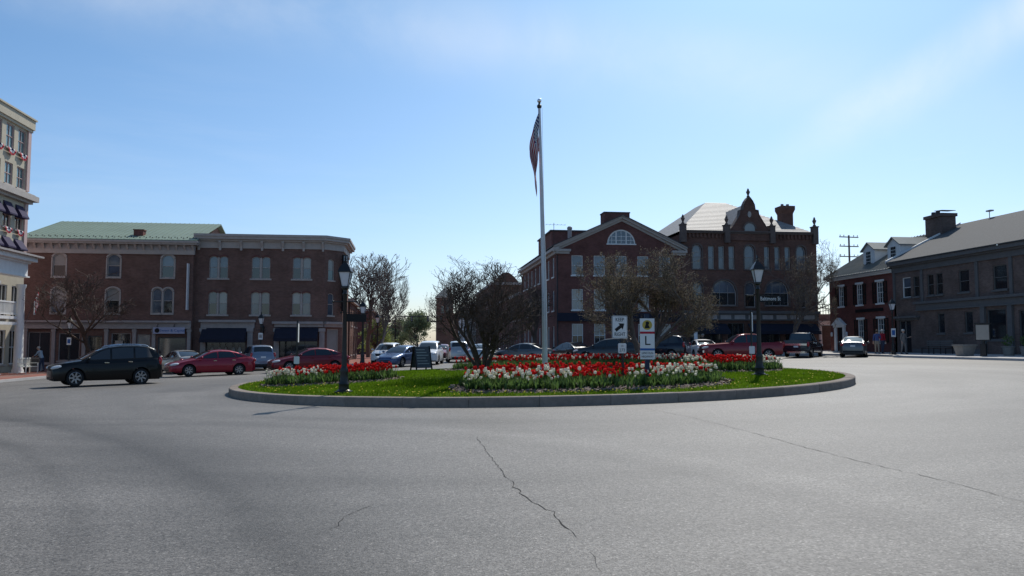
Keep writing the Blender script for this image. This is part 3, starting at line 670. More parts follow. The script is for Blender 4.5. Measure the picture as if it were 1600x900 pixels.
me_ = MB(); me_.lathe([(.19, 0), (.19, .012)], 14, (0, 0, 0), 'y'); bd = me_.build('badge', M['black_paint'], sgn, None, (-20.28-l.x, 68.4-.375-l.y, 2.72-l.z))
lettering(sgn, 'Sweet & Capital', .3, 'sign_blue', (-19.1-l.x, 68.4-.368-l.y, 2.72-l.z))
for x in (-20.2, -18.9): part(A, 'sign_lamp', 'black_iron', lambda m: (m.tube([(x, .2, 3.25), (x, .55, 3.2), (x, .6, 3.1)], .02, 5), m.lathe([(.03, 3.12), (.09, 3.02)], 8, (x, .6, 0))), FA)
part(A, 'blade_sign', 'sign_white', lambda m: (m.box(-18.06, .05, 4.4, -17.98, .55, 8.2),), FA)
# ---- B: brick block with the bent corner
B = thing('brick_corner_block', 'three storey brick building with paired windows and dark awnings on the corner', 'building', (-11.5, 69, gz(-11.5, 69)))
FB = Facade(0, 69, 0); opsB = []; wB = []
for cx in (-15.82, -12.4, -9.05):
    for t_, h_ in ((7.1, 1.84), (4.07, 1.9)):
        for x in (cx-.75, cx+.07): opsB.append((x, t_, .68, h_, .14)); wB.append((x, t_, .68, h_, .14))
shopB = [(-16.7, -.05, 3.2, 2.95), (-10.85, .1, 3.2, 2.9)]
facade_part(B, FB, -17.7, -7.2, -1.2, 9.62, opsB + shopB, 'brick_red')
for k, (s, t_, w_, h_, r_) in enumerate(wB): win(FB, B, s, t_, w_, h_, r_, (1, 2), 'trim_tan', [('glass_sky', 'glass_sky'), ('glass_dark', 'glass_sky'), ('glass_dark', 'glass_sky'), ('glass_sky', 'glass_shade'), ('glass_dark', 'glass_shade'), ('glass_shade', 'glass_sky')][(k*7+k//4*3) % 6], None, None, fr=.05)
for cx in (-15.82, -12.4, -9.05):
    for t_, h_ in ((7.1, 1.84), (4.07, 1.9)):
        part(B, 'mullion', 'trim_tan', lambda m: m.box(cx-.07+.003, -.1, t_, cx+.07-.003, .04, t_+h_-.1), FB)
        part(B, 'sill', 'trim_tan', lambda m: m.box(cx-.88, -.1, t_-.14, cx+.88, .1, t_-.003), FB)
        part(B, 'brick_hood', 'brick_deep', lambda m: [m.prism([(cx+o+a, t_+h_-.14+b+.004) for a, b in arc_pts(.68, .14, 6)] + [(cx+o+a, t_+h_-.14+b+.14) for a, b in arc_pts(.68, .14, 6)[::-1]], -.01, .06) for o in (-.75, .07)], FB)
for k, (s, t_, w_, h_) in enumerate(shopB): win(FB, B, s, t_, w_, h_, 0, (3, 1), 'trim_slate', ('glass_dark',), 'trim_grey')
FB2 = Facade(-7.2, 69, math.atan2(1.4, 1.45)); LB2 = math.hypot(1.45, 1.4)
o2 = [(.42, 7.05, .62, 1.8, .14), (.42, 4.05, .62, 1.9, .14), (.4, .1, 1.2, 2.8)]
facade_part(B, FB2, 0, LB2, -1.2, 9.62, o2, 'brick_red')
for k, o_ in enumerate(o2[:2]): win(FB2, B, *o_, (1, 2), 'trim_tan', UP[0] if k else ('glass_teal', 'glass_shade'), 'trim_tan', None, fr=.05)
win(FB2, B, *o2[2], 0, (1, 1), 'trim_tan', ('glass_shade',), 'trim_tan')
part(B, 'side_wall', 'brick_red', lambda m: (m.quad((-5.75, 70.4, -1), (-5.75, 77, -1), (-5.75, 77, 9.62), (-5.75, 70.4, 9.62)), m.quad((-17.7, 77, -1), (-5.75, 77, -1), (-5.75, 77, 9.62), (-17.7, 77, 9.62)), m.quad((-17.7, 69, -1), (-17.7, 77, -1), (-17.7, 77, 9.62), (-17.7, 69, 9.62))))
def corn(off, z0, z1): return lambda m: m.prism([(-17.75, 69-off), (-7.2+off*.36, 69-off), (-5.75+off, 70.4-off*.36), (-5.75+off, 77), (-17.75, 77)], z0, z1, 'z')
part(B, 'frieze', 'trim_tan', corn(.1, 9.62, 10.2)); part(B, 'cornice', 'trim_tan', lambda m: (corn(.3, 10.2, 10.34)(m), corn(.52, 10.34, 10.56)(m), corn(.6, 10.56, 10.76)(m)))
for x in (-17.5, -15.8, -14.1, -12.4, -10.7, -9.0, -7.4): part(B, 'bracket', 'trim_tan', lambda m: m.prism([(.1, 9.5), (.2, 9.42), (.22, 9.7), (.45, 10.1), (.45, 10.2), (.1, 10.2)], x, x+.18, 'x'), FB)
part(B, 'shop_cornice', 'trim_grey', lambda m: (m.box(-17.2, 0, 3.42, -12.7, .45, 3.62), m.box(-17.1, 0, 2.95, -12.8, .18, 3.42)), FB)
part(B, 'shop_cornice', 'trim_grey', lambda m: (m.box(-11.35, 0, 3.3, -7.2, .42, 3.5), m.box(-11.2, 0, 3.05, -7.2, .18, 3.3)), FB)
part(B, 'shop_cornice', 'trim_grey', lambda m: (m.box(0, 0, 3.3, LB2, .42, 3.5), m.box(0, 0, 3.05, LB2, .18, 3.3)), FB2)
for x in (-17.1, -13.35, -11.2, -7.5): part(B, 'pilaster', 'trim_grey', lambda m: (m.box(x, 0, -1, x+.42, .2, 2.95), m.box(x-.06, 0, 2.65, x+.48, .3, 2.93)), FB)
for x0, x1, z0, z1 in ((-16.95, -13.4, 1.75, 2.95), (-11.1, -7.6, 1.85, 3.02)):
    aw = part(B, 'awning', 'navy_cloth', lambda m: (m.hexa([(x0, .2, z1-.03), (x1, .2, z1-.03), (x1, 1.15, z0+.22), (x0, 1.15, z0+.22), (x0, .2, z1), (x1, .2, z1), (x1, 1.15, z0+.25), (x0, 1.15, z0+.25)]), m.box(x0, 1.13, z0, x1, 1.16, z0+.235), m.prism([(.2, z1-.03), (1.13, z0+.22), (1.13, z0), (.2, z0+.2)], x0, x0+.02, 'x'), m.prism([(.2, z1-.03), (1.13, z0+.22), (1.13, z0), (.2, z0+.2)], x1-.02, x1, 'x')), FB)
for i, x in enumerate((-16.2, -15.6, -15.1, -14.5, -14.0)): part(B, 'display_figure', 'cream', lambda m: (m.lathe([(.13, .7), (.16, 1.1), (.1, 1.35), (.04, 1.4)], 7, (x, -.09, 0)), m.ball((x, -.09, 1.55), (.09, .07, .12), 6, 5)), FB, 60)
part(B, 'wall_lantern', 'black_iron', lambda m: (m.lathe([(.02, 2.5), (.1, 2.6), (.14, 3.0), (.16, 3.02), (.05, 3.2), (.01, 3.32)], 6, (-12.1, .22, 0)), m.box(-12.14, 0, 2.45, -12.06, .2, 2.53)), FB)
vs_ = part(B, 'vertical_sign', 'black_paint', lambda m: m.box(1.6, .35, 4.4, 2.1, .5, 9.3), FB2); vs_['label'] = 'tall black vertical sign with pale letters'
part(B, 'sign_panel', 'glass_sky', lambda m: m.box(1.65, .505, 8.75, 2.05, .52, 9.2), FB2)
for k, ch in enumerate(list('GIFT') + ['', '', ''] + list('CHOIT')):
    if ch: p = Vector(FB2(1.85, .508, 8.45-k*.35)); lettering(vs_, ch, .34, 'cream', tuple(p - B.location), FB2.a)
part(B, 'sign_arm', 'black_iron', lambda m: [m.tube([(1.8, 0, z), (1.8, .4, z)], .03, 5) for z in (4.8, 8.9)], FB2)
# ---- C: brick gable block
C = thing('brick_gable_block', 'tall deep red brick building with a white gable and half round attic window', 'building', (18.6, 69, gz(18.6, 69)))
FC = Facade(0, 69, 0); oC = []; XS = (14.14, 16.14, 18.12, 20.12, 22.1)
for x in XS: oC += [(x, 7.7, 1.0, 1.74), (x, 4.63, 1.0, 1.82), (x, 1.35, 1.0, 2.05)]
facade_part(C, FC, 12.93, 24.15, -1, 10.0, oC, 'brick_deep')
for k, o_ in enumerate(oC): win(FC, C, *o_, 0, (2, 2) if k % 3 else (1, 2), 'white_paint', {0: ('glass_sky', 'glass_sky'), 1: ('glass_shade',), 2: ('glass_dark', 'glass_shade')}[k % 3], 'white_paint', None)
apx, apz = 18.7, 12.75
def lunette(m):
    P = [(18.66-1.3*math.cos(i*PI/14), 10.52+1.3*math.sin(i*PI/14)) for i in range(15)]; out = [(12.93, 10.0), (12.93, 10.02)] + [(apx, apz-.05)] + [(24.15, 10.02), (24.15, 10.0)]
    # gable wall built as strips left/right/above the half round opening
    def rk(x): return 10.02 + (apz-10.02)*(1-abs(x-apx)/5.7)
    xs = sorted({12.93, 24.15, apx, *[p[0] for p in P]})
    for a, b in zip(xs[:-1], xs[1:]):
        inside = 17.36 < (a+b)/2 < 19.96
        fz = lambda x: 10.52 + math.sqrt(max(0, 1.69-(x-18.66)**2))
        if inside:
            m.quad((a, 0, 10.0), (b, 0, 10.0), (b, 0, 10.52), (a, 0, 10.52)); m.quad((a, 0, fz(a)), (b, 0, fz(b)), (b, 0, rk(b)), (a, 0, rk(a))); m.quad((a, 0, fz(a)), (a, -.2, fz(a)), (b, -.2, fz(b)), (b, 0, fz(b)))
        else: m.quad((a, 0, 10.0), (b, 0, 10.0), (b, 0, rk(b)), (a, 0, rk(a)))
part(C, 'gable_wall', 'brick_deep', lunette, FC)
lu = part(C, 'lunette_window', 'white_paint', lambda m: ([m.hexa([(18.66-r0*math.cos(a), -.06, 10.52+r0*math.sin(a)) for r0, a in ((1.3, i*PI/14), (1.3, (i+1)*PI/14), (1.18, (i+1)*PI/14), (1.18, i*PI/14))] + [(18.66-r0*math.cos(a), -.14, 10.52+r0*math.sin(a)) for r0, a in ((1.3, i*PI/14), (1.3, (i+1)*PI/14), (1.18, (i+1)*PI/14), (1.18, i*PI/14))]) for i in range(14)], m.box(17.3, -.14, 10.44, 20.02, .05, 10.54), [m.box(x-.05, -.13, 10.54, x+.05, -.07, 10.52+math.sqrt(1.5-(x-18.66)**2)) for x in (18.2, 19.12)], [m.box(x-.02, -.12, 10.54, x+.02, -.07, 10.52+math.sqrt(1.4-(x-18.66)**2)) for x in (17.8, 18.66, 19.55)], [m.box(18.66-math.sqrt(1.35-(z-10.52)**2), -.12, z-.02, 18.66+math.sqrt(1.35-(z-10.52)**2), -.08, z+.02) for z in (10.85, 11.2)]), FC)
part(C, 'pane', 'glass_sky', lambda m: m.prism([(18.66-1.28*math.cos(i*PI/14), 10.52+1.28*math.sin(i*PI/14)) for i in range(15)], -.115, -.125), FC)
def rake(m):
    for x0, x1 in ((12.5, apx), (24.6, apx)):
        z0, z1 = 9.92, apz+.02
        for off, th, zo in ((.5, .12, .2), (.38, .2, 0.), (.14, .22, -.22)):
            m.hexa([(x0, -.1, z0+zo), (x1, -.1, z1+zo), (x1, off, z1+zo), (x0, off, z0+zo), (x0, -.1, z0+zo+th-.002), (x1, -.1, z1+zo+th-.002), (x1, off, z1+zo+th-.002), (x0, off, z0+zo+th-.002)])
part(C, 'rake_cornice', 'trim_tan', rake, FC)
part(C, 'cornice_return', 'trim_tan', lambda m: (m.box(12.45, 0, 9.75, 14.0, .45, 9.95), m.box(12.55, 0, 9.55, 13.9, .3, 9.75), m.box(23.2, 0, 9.75, 24.6, .45, 9.95), m.box(23.3, 0, 9.55, 24.5, .3, 9.75)), FC)
def c_roof(m):
    for x0 in (12.4, 24.7):
        m.hexa([(x0, 68.45, 10.2), (apx, 68.45, apz+.25), (apx, 92, apz+.25), (x0, 92, 10.2), (x0, 68.45, 10.27), (apx, 68.45, apz+.33), (apx, 92, apz+.33), (x0, 92, 10.27)])
part(C, 'roof', 'roof_dark', c_roof)
FCw = Facade(12.93, 91.5, -PI/2)        # west side, along the far street
oW = []
for yy in (71.4, 74.0, 76.6, 79.2, 81.8, 84.4, 87.0, 89.6):
    oW += [(91.5-yy-.5, 7.7, .95, 1.74), (91.5-yy-.5, 4.63, .95, 1.82), (91.5-yy-.5, .9, .95, 2.3)]
facade_part(C, FCw, 0, 22.5, -1, 10.0, oW, 'brick_deep')
for o_ in oW: win(FCw, C, *o_, 0, (2, 2), 'white_paint', ('glass_dark', 'glass_sky'), 'white_paint')
part(C, 'eave_cornice', 'trim_tan', lambda m: (m.box(-.2, 0, 9.6, 22.9, .22, 9.85), m.box(-.2, 0, 9.85, 23.0, .5, 10.1)), FCw)
part(C, 'downspout', 'roof_dark', lambda m: (m.tube([(22.35, .3, 9.8), (22.35, .06, 9.5), (22.35, .06, 0)], .05, 6), m.tube([(.1, .5, 9.8), (.1, .06, 9.4), (.1, .06, 0)], .05, 6)), FCw)
part(C, 'east_wall', 'brick_deep', lambda m: m.quad((24.15, 69, -1), (24.15, 91.5, -1), (24.15, 91.5, 10.2), (24.15, 69, 10.2)))
part(C, 'rear_block', 'brick_deep', lambda m: shell(m, 15.4, 86, 24, 95, 0, 14.0))
part(C, 'rear_coping', 'roof_dark', lambda m: m.box(15.25, 85.85, 14.0, 24.1, 95.1, 14.15))
part(C, 'chimney', 'brick_deep', lambda m: (m.box(17.75, 71.5, 12.0, 20.15, 73, 13.72),)); part(C, 'chimney_cap', 'roof_dark', lambda m: m.box(17.7, 71.45, 13.72, 20.2, 73.05, 13.82))
part(C, 'vent_pipe', 'trim_grey', lambda m: m.lathe([(.2, 11.), (.2, 12.9), (.26, 12.9), (.26, 13.1), (.16, 13.2)], 10, (15.6, 77, 0)), smooth=40)
part(C, 'shop_front', 'navy_cloth', lambda m: (m.box(12.8, .0, 3.62, 24.2, .3, 4.35),), FC)
part(C, 'antenna', 'black_iron', lambda m: (m.tube([(13.4, 73.6, 10.3), (13.4, 73.6, 13.0)], .025, 5), m.tube([(12.6, 73.6, 12.85), (14.6, 73.8, 12.85)], .012, 4), [m.tube([(12.7+i*.35, 73.3-.02*i, 12.85), (12.7+i*.35, 74.1-.02*i, 12.85)], .01, 4) for i in range(6)], m.tube([(12.9, 73.6, 12.3), (13.9, 73.7, 12.3)], .012, 4)))
# ---- D: Romanesque brown brick block
D = thing('brown_gabled_block', 'brown brick building with curved centre gable, stone finials and slate hip roof', 'building', (30.6, 69, gz(30.6, 69)))
FD = Facade(0, 69, 0)
oD = [(25.22, 8.38, .88, 2.2, .44), (26.7, 8.4, .58, 2.1), (27.66, 8.4, .58, 2.1), (28.62, 8.4, .58, 2.1), (30.12, 8.4, 1.0, 2.2, .5), (32.0, 8.42, .54, 2.1), (33.0, 8.42, .54, 2.1), (33.98, 8.42, .54, 2.1), (35.1, 8.45, .9, 2.15, .45),
      (25.22, 4.95, .88, 2.2, .44), (27.0, 5.1, 2.3, 2.3, 1.1), (30.12, 4.95, 1.0, 2.3, .5), (32.0, 5.1, 2.3, 2.3, 1.1), (35.1, 4.95, .9, 2.2, .45)]
shopD = [(24.9, .4, 3.0, 3.1), (28.4, .2, 1.6, 3.3), (30.5, .4, 2.9, 3.1), (33.9, .4, 2.6, 3.1)]
facade_part(D, FD, 24.2, 37.07, -1, 11.6, oD + shopD, 'brick_brown', rev=.3)
for k, o_ in enumerate(oD):
    r_ = o_[4] if len(o_) > 4 else 0
    win(FD, D, *o_[:4], r_, (3, 2) if o_[2] > 2 else (1, 2), 'trim_grey' if r_ else 'trim_tan', ('glass_sky', 'glass_sky') if k < 9 else ('glass_dark', 'glass_sky'), 'dark_stone', 'dark_stone' if r_ else None, deep=.2, hoodw=.12)
for o_ in shopD: win(FD, D, *o_, 0, (3, 1), 'trim_slate', ('glass_dark',), 'trim_slate', deep=.2)
part(D, 'shop_cornice', 'trim_slate', lambda m: (m.box(24.3, 0, 3.75, 37.0, .25, 4.35), m.box(24.2, 0, 4.35, 37.05, .5, 4.6)), FD)
for i in range(9): part(D, 'frieze_panel', 'trim_grey', lambda m, x=25.0+i*1.32: m.box(x, .252, 3.86, x+1.0, .28, 4.24), FD)
for x0, x1 in ((24.6, 28.2), (30.2, 36.7)): part(D, 'awning', 'navy_cloth', lambda m: (m.hexa([(x0, .2, 3.4), (x1, .2, 3.4), (x1, 1.2, 2.75), (x0, 1.2, 2.75), (x0, .2, 3.44), (x1, .2, 3.44), (x1, 1.2, 2.79), (x0, 1.2, 2.79)]), m.box(x0, 1.18, 2.5, x1, 1.21, 2.755)), FD)
part(D, 'side_wall', 'brick_brown', lambda m: shell(m, 24.2, 69, 37.07, 88, -1, 11.55, 'ST'))
part(D, 'parapet_cornice', 'dark_stone', lambda m: (m.box(24.1, -.2, 11.6, 37.15, .22, 11.72), m.box(24.1, -.2, 11.72, 37.15, .32, 11.86)), FD)
[part(D, 'corbel', 'brick_brown', lambda m: m.box(24.5+i*.36, 0, 11.2, 24.68+i*.36, .13, 11.6), FD) for i in range(34) if not 28.2 < 24.6+i*.36 < 33.0]
gpts = [(28.72, 11.0), (28.76, 11.95), (29.0, 12.2), (29.25, 12.6), (29.5, 13.0), (29.68, 13.3), (29.74, 13.72), (30.02, 13.76), (30.08, 14.2), (30.25, 14.55), (30.47, 14.85), (30.61, 14.95), (30.75, 14.85), (30.97, 14.55), (31.14, 14.2), (31.2, 13.76), (31.48, 13.72), (31.54, 13.3), (31.72, 13.0), (31.97, 12.6), (32.22, 12.2), (32.46, 11.95), (32.5, 11.0)]
part(D, 'centre_gable', 'brick_brown', lambda m: m.prism(gpts, .14, -.4), FD)
part(D, 'gable_coping', 'dark_stone', lambda m: [m.hexa([(a, -.45, b), (c, -.45, d), (c, .2, d), (a, .2, b), (a, -.45, b+.1), (c, -.45, d+.1), (c, .2, d+.1), (a, .2, b+.1)]) for (a, b), (c, d) in zip(gpts[1:-2], gpts[2:-1]) if abs(c-a) > .03], FD)
part(D, 'gable_lunette', 'glass_shade', lambda m: m.prism([(30.61-.5*math.cos(i*PI/10), 11.7+.4*(i not in (0, 10))+.5*math.sin(i*PI/10)) for i in range(11)], .142, .16), FD)
part(D, 'lunette_arch', 'dark_stone', lambda m: [m.hexa([(30.61-r0*math.cos(a), .145, 12.08+r0*math.sin(a)) for r0, a in ((.66, i*PI/10), (.66, (i+1)*PI/10), (.51, (i+1)*PI/10), (.51, i*PI/10))] + [(30.61-r0*math.cos(a), .2, 12.08+r0*math.sin(a)) for r0, a in ((.66, i*PI/10), (.66, (i+1)*PI/10), (.51, (i+1)*PI/10), (.51, i*PI/10))]) for i in range(10)], FD)
part(D, 'oval_plaque', 'stone', lambda m: m.prism([(30.61+.17*math.cos(i*PI/8), 13.4+.28*math.sin(i*PI/8)) for i in range(16)], .142, .18), FD)
urn = [(.15, 0), (.15, .12), (.07, .2), (.16, .42), (.2, .55), (.1, .62), (.12, .7), (.03, .88)]
for x, z, ped in ((24.35, 11.86, 1), (28.45, 11.86, 1), (32.75, 11.86, 1), (36.9, 11.86, 1), (30.61, 15.0, 0)):
    ff = part(D, 'finial', 'dark_stone', lambda m: ((m.box(x-.24, -.25, z-1.1, x+.24, .33, z+.45), m.box(x-.29, -.3, z+.45, x+.29, .38, z+.55), m.lathe([(r, q+z+.55) for r, q in urn], 8, (x, .05, 0))) if ped else m.lathe([(r, q*.95+z) for r, q in urn], 8, (x, -.05, 0))), FD)
def d_roof(m):
    e = 11.75; a, b2, c, d = (24.0, 69.2, e), (37.3, 69.2, e), (37.3, 88.2, e), (24.0, 88.2, e); p, q = (29.6, 77, 15.9), (31.7, 77, 15.9); p2, q2 = (29.6, 80, 15.9), (31.7, 80, 15.9)
    m.quad(a, b2, q, p); m.quad(b2, c, q2, q); m.quad(c, d, p2, q2); m.quad(d, a, p, p2); m.quad(p, q, q2, p2)
rfD = part(D, 'roof', 'roof_slate', d_roof)
# slate courses: proud strips on the front slope
def course(k):
    f0, f1 = k/22, (k+1)/22; y0, z0 = 69.2+7.8*f0, 11.75+4.15*f0; y1, z1 = 69.2+7.8*f1, 11.75+4.15*f1; xl0, xr0 = 24.0+5.6*f0, 37.3-5.6*f0; xl1, xr1 = 24.0+5.6*f1, 37.3-5.6*f1
    m = MB(); m.hexa([(xl0, y0, z0+.004), (xr0, y0, z0+.004), (xr1, y1, z1+.002), (xl1, y1, z1+.002), (xl0, y0-.01, z0+.03), (xr0, y0-.01, z0+.03), (xr1, y1-.005, z1+.008), (xl1, y1-.005, z1+.008)])
    m.v = [tuple(Vector(v) - D.location) for v in m.v]; m.build('slate_course', M['roof_slate'], rfD)
for k in range(22): course(k)
part(D, 'gable_roof', 'roof_slate', lambda m: (m.quad((28.9, 69.35, 12.1), (30.61, 69.35, 14.5), (30.61, 75.5, 14.5), (28.9, 70.2, 12.1)), m.quad((32.3, 69.35, 12.1), (30.61, 69.35, 14.5), (30.61, 75.5, 14.5), (32.3, 70.2, 12.1))))
part(D, 'chimney', 'brick_brown', lambda m: (m.hexa([(35.6, 72.6, 11.5), (36.7, 72.6, 11.5), (36.7, 73.7, 11.5), (35.6, 73.7, 11.5), (35.6, 72.6, 14.2), (36.7, 72.6, 14.2), (36.7, 73.7, 14.2), (35.6, 73.7, 14.2)]), m.hexa([(35.6, 72.6, 14.2), (36.7, 72.6, 14.2), (36.7, 73.7, 14.2), (35.6, 73.7, 14.2), (35.45, 72.45, 14.6), (36.85, 72.45, 14.6), (36.85, 73.85, 14.6), (35.45, 73.85, 14.6)]), m.box(35.45, 72.45, 14.6, 36.85, 73.85, 14.95)))
[part(D, 'chimney_pot', 'terra', lambda m: m.lathe([(.16, 14.95), (.14, 15.2)], 8, (x, 73.1, 0))) for x in (35.85, 36.4)]
# ---- E: red brick house with dormers (faces the square from the right)
E = thing('brick_dormer_house', 'small red brick house with white windows, shutters and two roof dormers at right', 'building', (38, 63.7, gz(38, 63.7)))
FE = Facade(38, 68.6, -PI/2)            # s = 68.6 - Y
oE = [(1.55, 4.95, .9, 1.75), (4.45, 4.95, .95, 1.75), (7.4, 4.95, 1.0, 1.75), (4.5, 1.75, .95, 1.95), (7.4, 1.75, 1.0, 1.95), (1.15, .75, 1.1, 2.35)]
facade_part(E, FE, 0, 9.74, -.5, 7.3, oE, 'brick_house')
M['shutter'] = pm('shutter', (.012, .014, .013), .6, .1)
for k, o_ in enumerate(oE[:5]): win(FE, E, *o_, 0, (3, 4), 'white_paint', ('glass_dark', 'glass_dark'), 'white_paint', 'white_paint', shut='shutter')
dr = part(E, 'door', 'black_paint', lambda m: m.box(1.2, -.16, .75, 2.2, -.1, 3.08), FE)
part(E, 'door_surround', 'white_paint', lambda m: (m.box(.85, -.02, .7, 1.15, .14, 3.1), m.box(2.25, -.02, .7, 2.55, .14, 3.1), m.box(.8, -.02, 3.1, 2.6, .2, 3.3), m.prism([(.6, 3.3), (2.8, 3.3), (1.7, 3.95)], -.02, .3)), FE)
part(E, 'steps', 'concrete', lambda m: (m.box(.9, 0, .8, 2.5, .8, 1.0), m.box(.9, 0, .5, 2.5, 1.1, .96)), FE)
for x in (.45, 2.95): part(E, 'wall_lantern', 'lamp_clear', lambda m: m.lathe([(.05, 2.3), (.09, 2.36), (.1, 2.6), (.03, 2.7)], 6, (x, .14, 0)), FE)
part(E, 'cornice', 'white_paint', lambda m: (m.box(-.1, 0, 7.28, 9.74, .2, 7.42), m.box(-.1, 0, 7.42, 9.74, .4, 7.55)), FE)
part(E, 'side_walls', 'brick_house', lambda m: (m.quad((38, 68.6, -.5), (48, 68.6, -.5), (48, 68.6, 7.5), (38, 68.6, 7.5)), m.prism([(38, 7.4), (43, 10.6), (48, 7.4)], 68.45, 68.6), m.quad((48, 58.86, -.5), (48, 68.6, -.5), (48, 68.6, 7.5), (48, 58.86, 7.5))))
rfE = part(E, 'roof', 'roof_metal', lambda m: (m.hexa([(37.5, 58.9, 7.5), (37.5, 68.85, 7.5), (43, 68.85, 10.72), (43, 58.9, 10.72), (37.5, 58.9, 7.58), (37.5, 68.85, 7.58), (43, 68.85, 10.8), (43, 58.9, 10.8)]), m.hexa([(48.5, 58.9, 7.5), (48.5, 68.85, 7.5), (43, 68.85, 10.72), (43, 58.9, 10.72), (48.5, 58.9, 7.58), (48.5, 68.85, 7.58), (43, 68.85, 10.8), (43, 58.9, 10.8)])))
for i in range(24):
    y = 59.1 + i*.415; m = MB(lambda a, b, c: (a-E.location.x, b-E.location.y, c-E.location.z)); m.hexa([(37.5, y, 7.575), (37.5, y+.04, 7.575), (43, y+.04, 10.795), (43, y, 10.795), (37.5, y, 7.66), (37.5, y+.04, 7.66), (43, y+.04, 10.88), (43, y, 10.88)]); m.build('seam', M['roof_metal'], rfE)
for y0 in (62.9, 59.35):
    dm_ = part(E, 'dormer', 'white_paint', lambda m: (m.box(39.0, y0, 8.2, 42.2, y0+1.7, 9.65), m.prism([(y0-.05, 9.65), (y0+.85, 10.25), (y0+1.75, 9.65)], 39.0, 42.4, 'x')))
    m = MB(lambda a, b, c: (a-E.location.x, b-E.location.y, c-E.location.z))
    for s_ in (-1, 1): c_ = y0+.85; m.hexa([(38.8, c_, 10.25), (38.8, c_+s_*1.05, 9.55), (42.6, c_+s_*1.05, 9.55), (42.6, c_, 10.25), (38.8, c_, 10.33), (38.8, c_+s_*1.05, 9.63), (42.6, c_+s_*1.05, 9.63), (42.6, c_, 10.33)])
    dr_ = m.build('dormer_roof', M['roof_metal'], dm_)
    FEd = Facade(39.0, y0+1.7, -PI/2); m = MB(lambda a, b, c: tuple(Vector(FEd(a, b, c)) - E.location)); m.box(.45, .003, 8.35, 1.25, .05, 9.6); m.build('window_frame', M['white_paint'], dm_)
    m = MB(lambda a, b, c: tuple(Vector(FEd(a, b, c)) - E.location)); [m.box(.52+.23*i, .052, 8.42+.28*j, .72+.23*i, .06, 8.66+.28*j) for i in range(3) for j in range(4)]; m.build('pane', M['glass_dark'], dm_)
part(E, 'name_board', 'black_paint', lambda m: m.box(4.3, .01, 4.3, 8.3, .08, 4.55), FE)
# ---- G: long grey building at right
G = thing('grey_brick_block', 'long low grey brick building with slate coloured trim at the right edge', 'building', (38, 50, gz(38, 50)))
FG = Facade(38, 58.85, -PI/2)
oG = [(1.15, 5.2, 1.05, 1.55), (2.5, 5.2, .75, 1.55), (4.15, 5.2, .75, 1.55), (5.15, 5.2, .75, 1.55), (7.6, 5.2, 1.05, 1.55), (10.9, 5.15, 1.25, 1.6), (14.2, 5.15, 1.25, 1.6)]
oG2 = [(5.2, 2.4, .75, 1.45), (8.05, 2.4, .8, 1.45), (10.2, 1.9, 1.7, 2.0), (13.0, 1.0, 1.5, 2.75), (15.3, 1.9, 1.8, 2.0)]
dG = [(.55, .6, 1.5, 2.9)]
facade_part(G, FG, 0, 21, -.5, 7.2, oG + oG2 + dG, 'brick_grey')
for k, o_ in enumerate(oG): win(FG, G, *o_, 0, (1, 2), 'white_paint' if k == 0 else 'trim_slate', ('glass_dark', 'glass_sky') if k == 0 else ('glass_dark', 'glass_dark'), 'trim_slate', None)
for o_ in oG2: win(FG, G, *o_, 0, (1, 1), 'trim_slate', ('glass_dark',), 'trim_slate', None)
part(G, 'door', 'trim_slate', lambda m: (m.box(.55, -.16, .6, .66, -.08, 3.5), m.box(1.94, -.16, .6, 2.05, -.08, 3.5), m.box(1.25, -.16, .6, 1.35, -.08, 3.5), m.box(.66, -.16, 3.38, 1.94, -.08, 3.5), m.box(.57, -.155, .6, 2.03, -.15, 1.3)), FG)
part(G, 'pane', 'glass_dark', lambda m: m.box(.57, -.13, .6, 2.03, -.12, 3.45), FG)
part(G, 'door_hood', 'trim_slate', lambda m: (m.box(.2, 0, 3.6, 3.2, .35, 3.75), m.box(.3, 0, 3.45, 3.1, .12, 3.6)), FG)
part(G, 'belt_course', 'trim_slate', lambda m: (m.box(2.9, 0, 4.2, 21, .12, 4.6), m.box(2.8, 0, 4.6, 21, .3, 4.78), m.box(2.9, 0, 4.1, 21, .18, 4.2)), FG)
part(G, 'frieze', 'trim_slate', lambda m: (m.box(0, 0, 7.18, 21, .12, 7.6), m.box(0, 0, 7.6, 21, .3, 7.72), m.box(0, 0, 7.72, 21, .5, 7.98)), FG)
for x in (.02, 3.45, 9.3, 12.4, 16.9): part(G, 'pilaster', 'trim_slate', lambda m: m.box(x, 0, 4.78, x+.28, .08, 7.18), FG)
for x in (9.75, 12.2, 14.7, 17.3): part(G, 'pilaster', 'trim_slate', lambda m: m.box(x, 0, .3, x+.4, .16, 4.1), FG)
part(G, 'water_table', 'trim_slate', lambda m: m.box(2.3, 0, .5, 9.75, .08, 1.25), FG)
part(G, 'roof', 'roof_asphalt', lambda m: (m.hexa([(37.4, 37.5, 7.99), (37.4, 58.84, 7.99), (44, 58.84, 11.2), (44, 37.5, 11.2), (37.4, 37.5, 8.06), (37.4, 58.84, 8.06), (44, 58.84, 11.28), (44, 37.5, 11.28)]), m.hexa([(50.5, 37.5, 7.99), (50.5, 58.84, 7.99), (44, 58.84, 11.2), (44, 37.5, 11.2), (50.5, 37.5, 8.06), (50.5, 58.84, 8.06), (44, 58.84, 11.28), (44, 37.5, 11.28)])))
part(G, 'roof_edge', 'white_paint', lambda m: m.hexa([(37.45, 58.85, 7.98), (37.45, 59.0, 7.98), (44, 59.0, 11.2), (44, 58.85, 11.2), (37.45, 58.85, 8.2), (37.45, 59.0, 8.2), (44, 59.0, 11.42), (44, 58.85, 11.42)]))
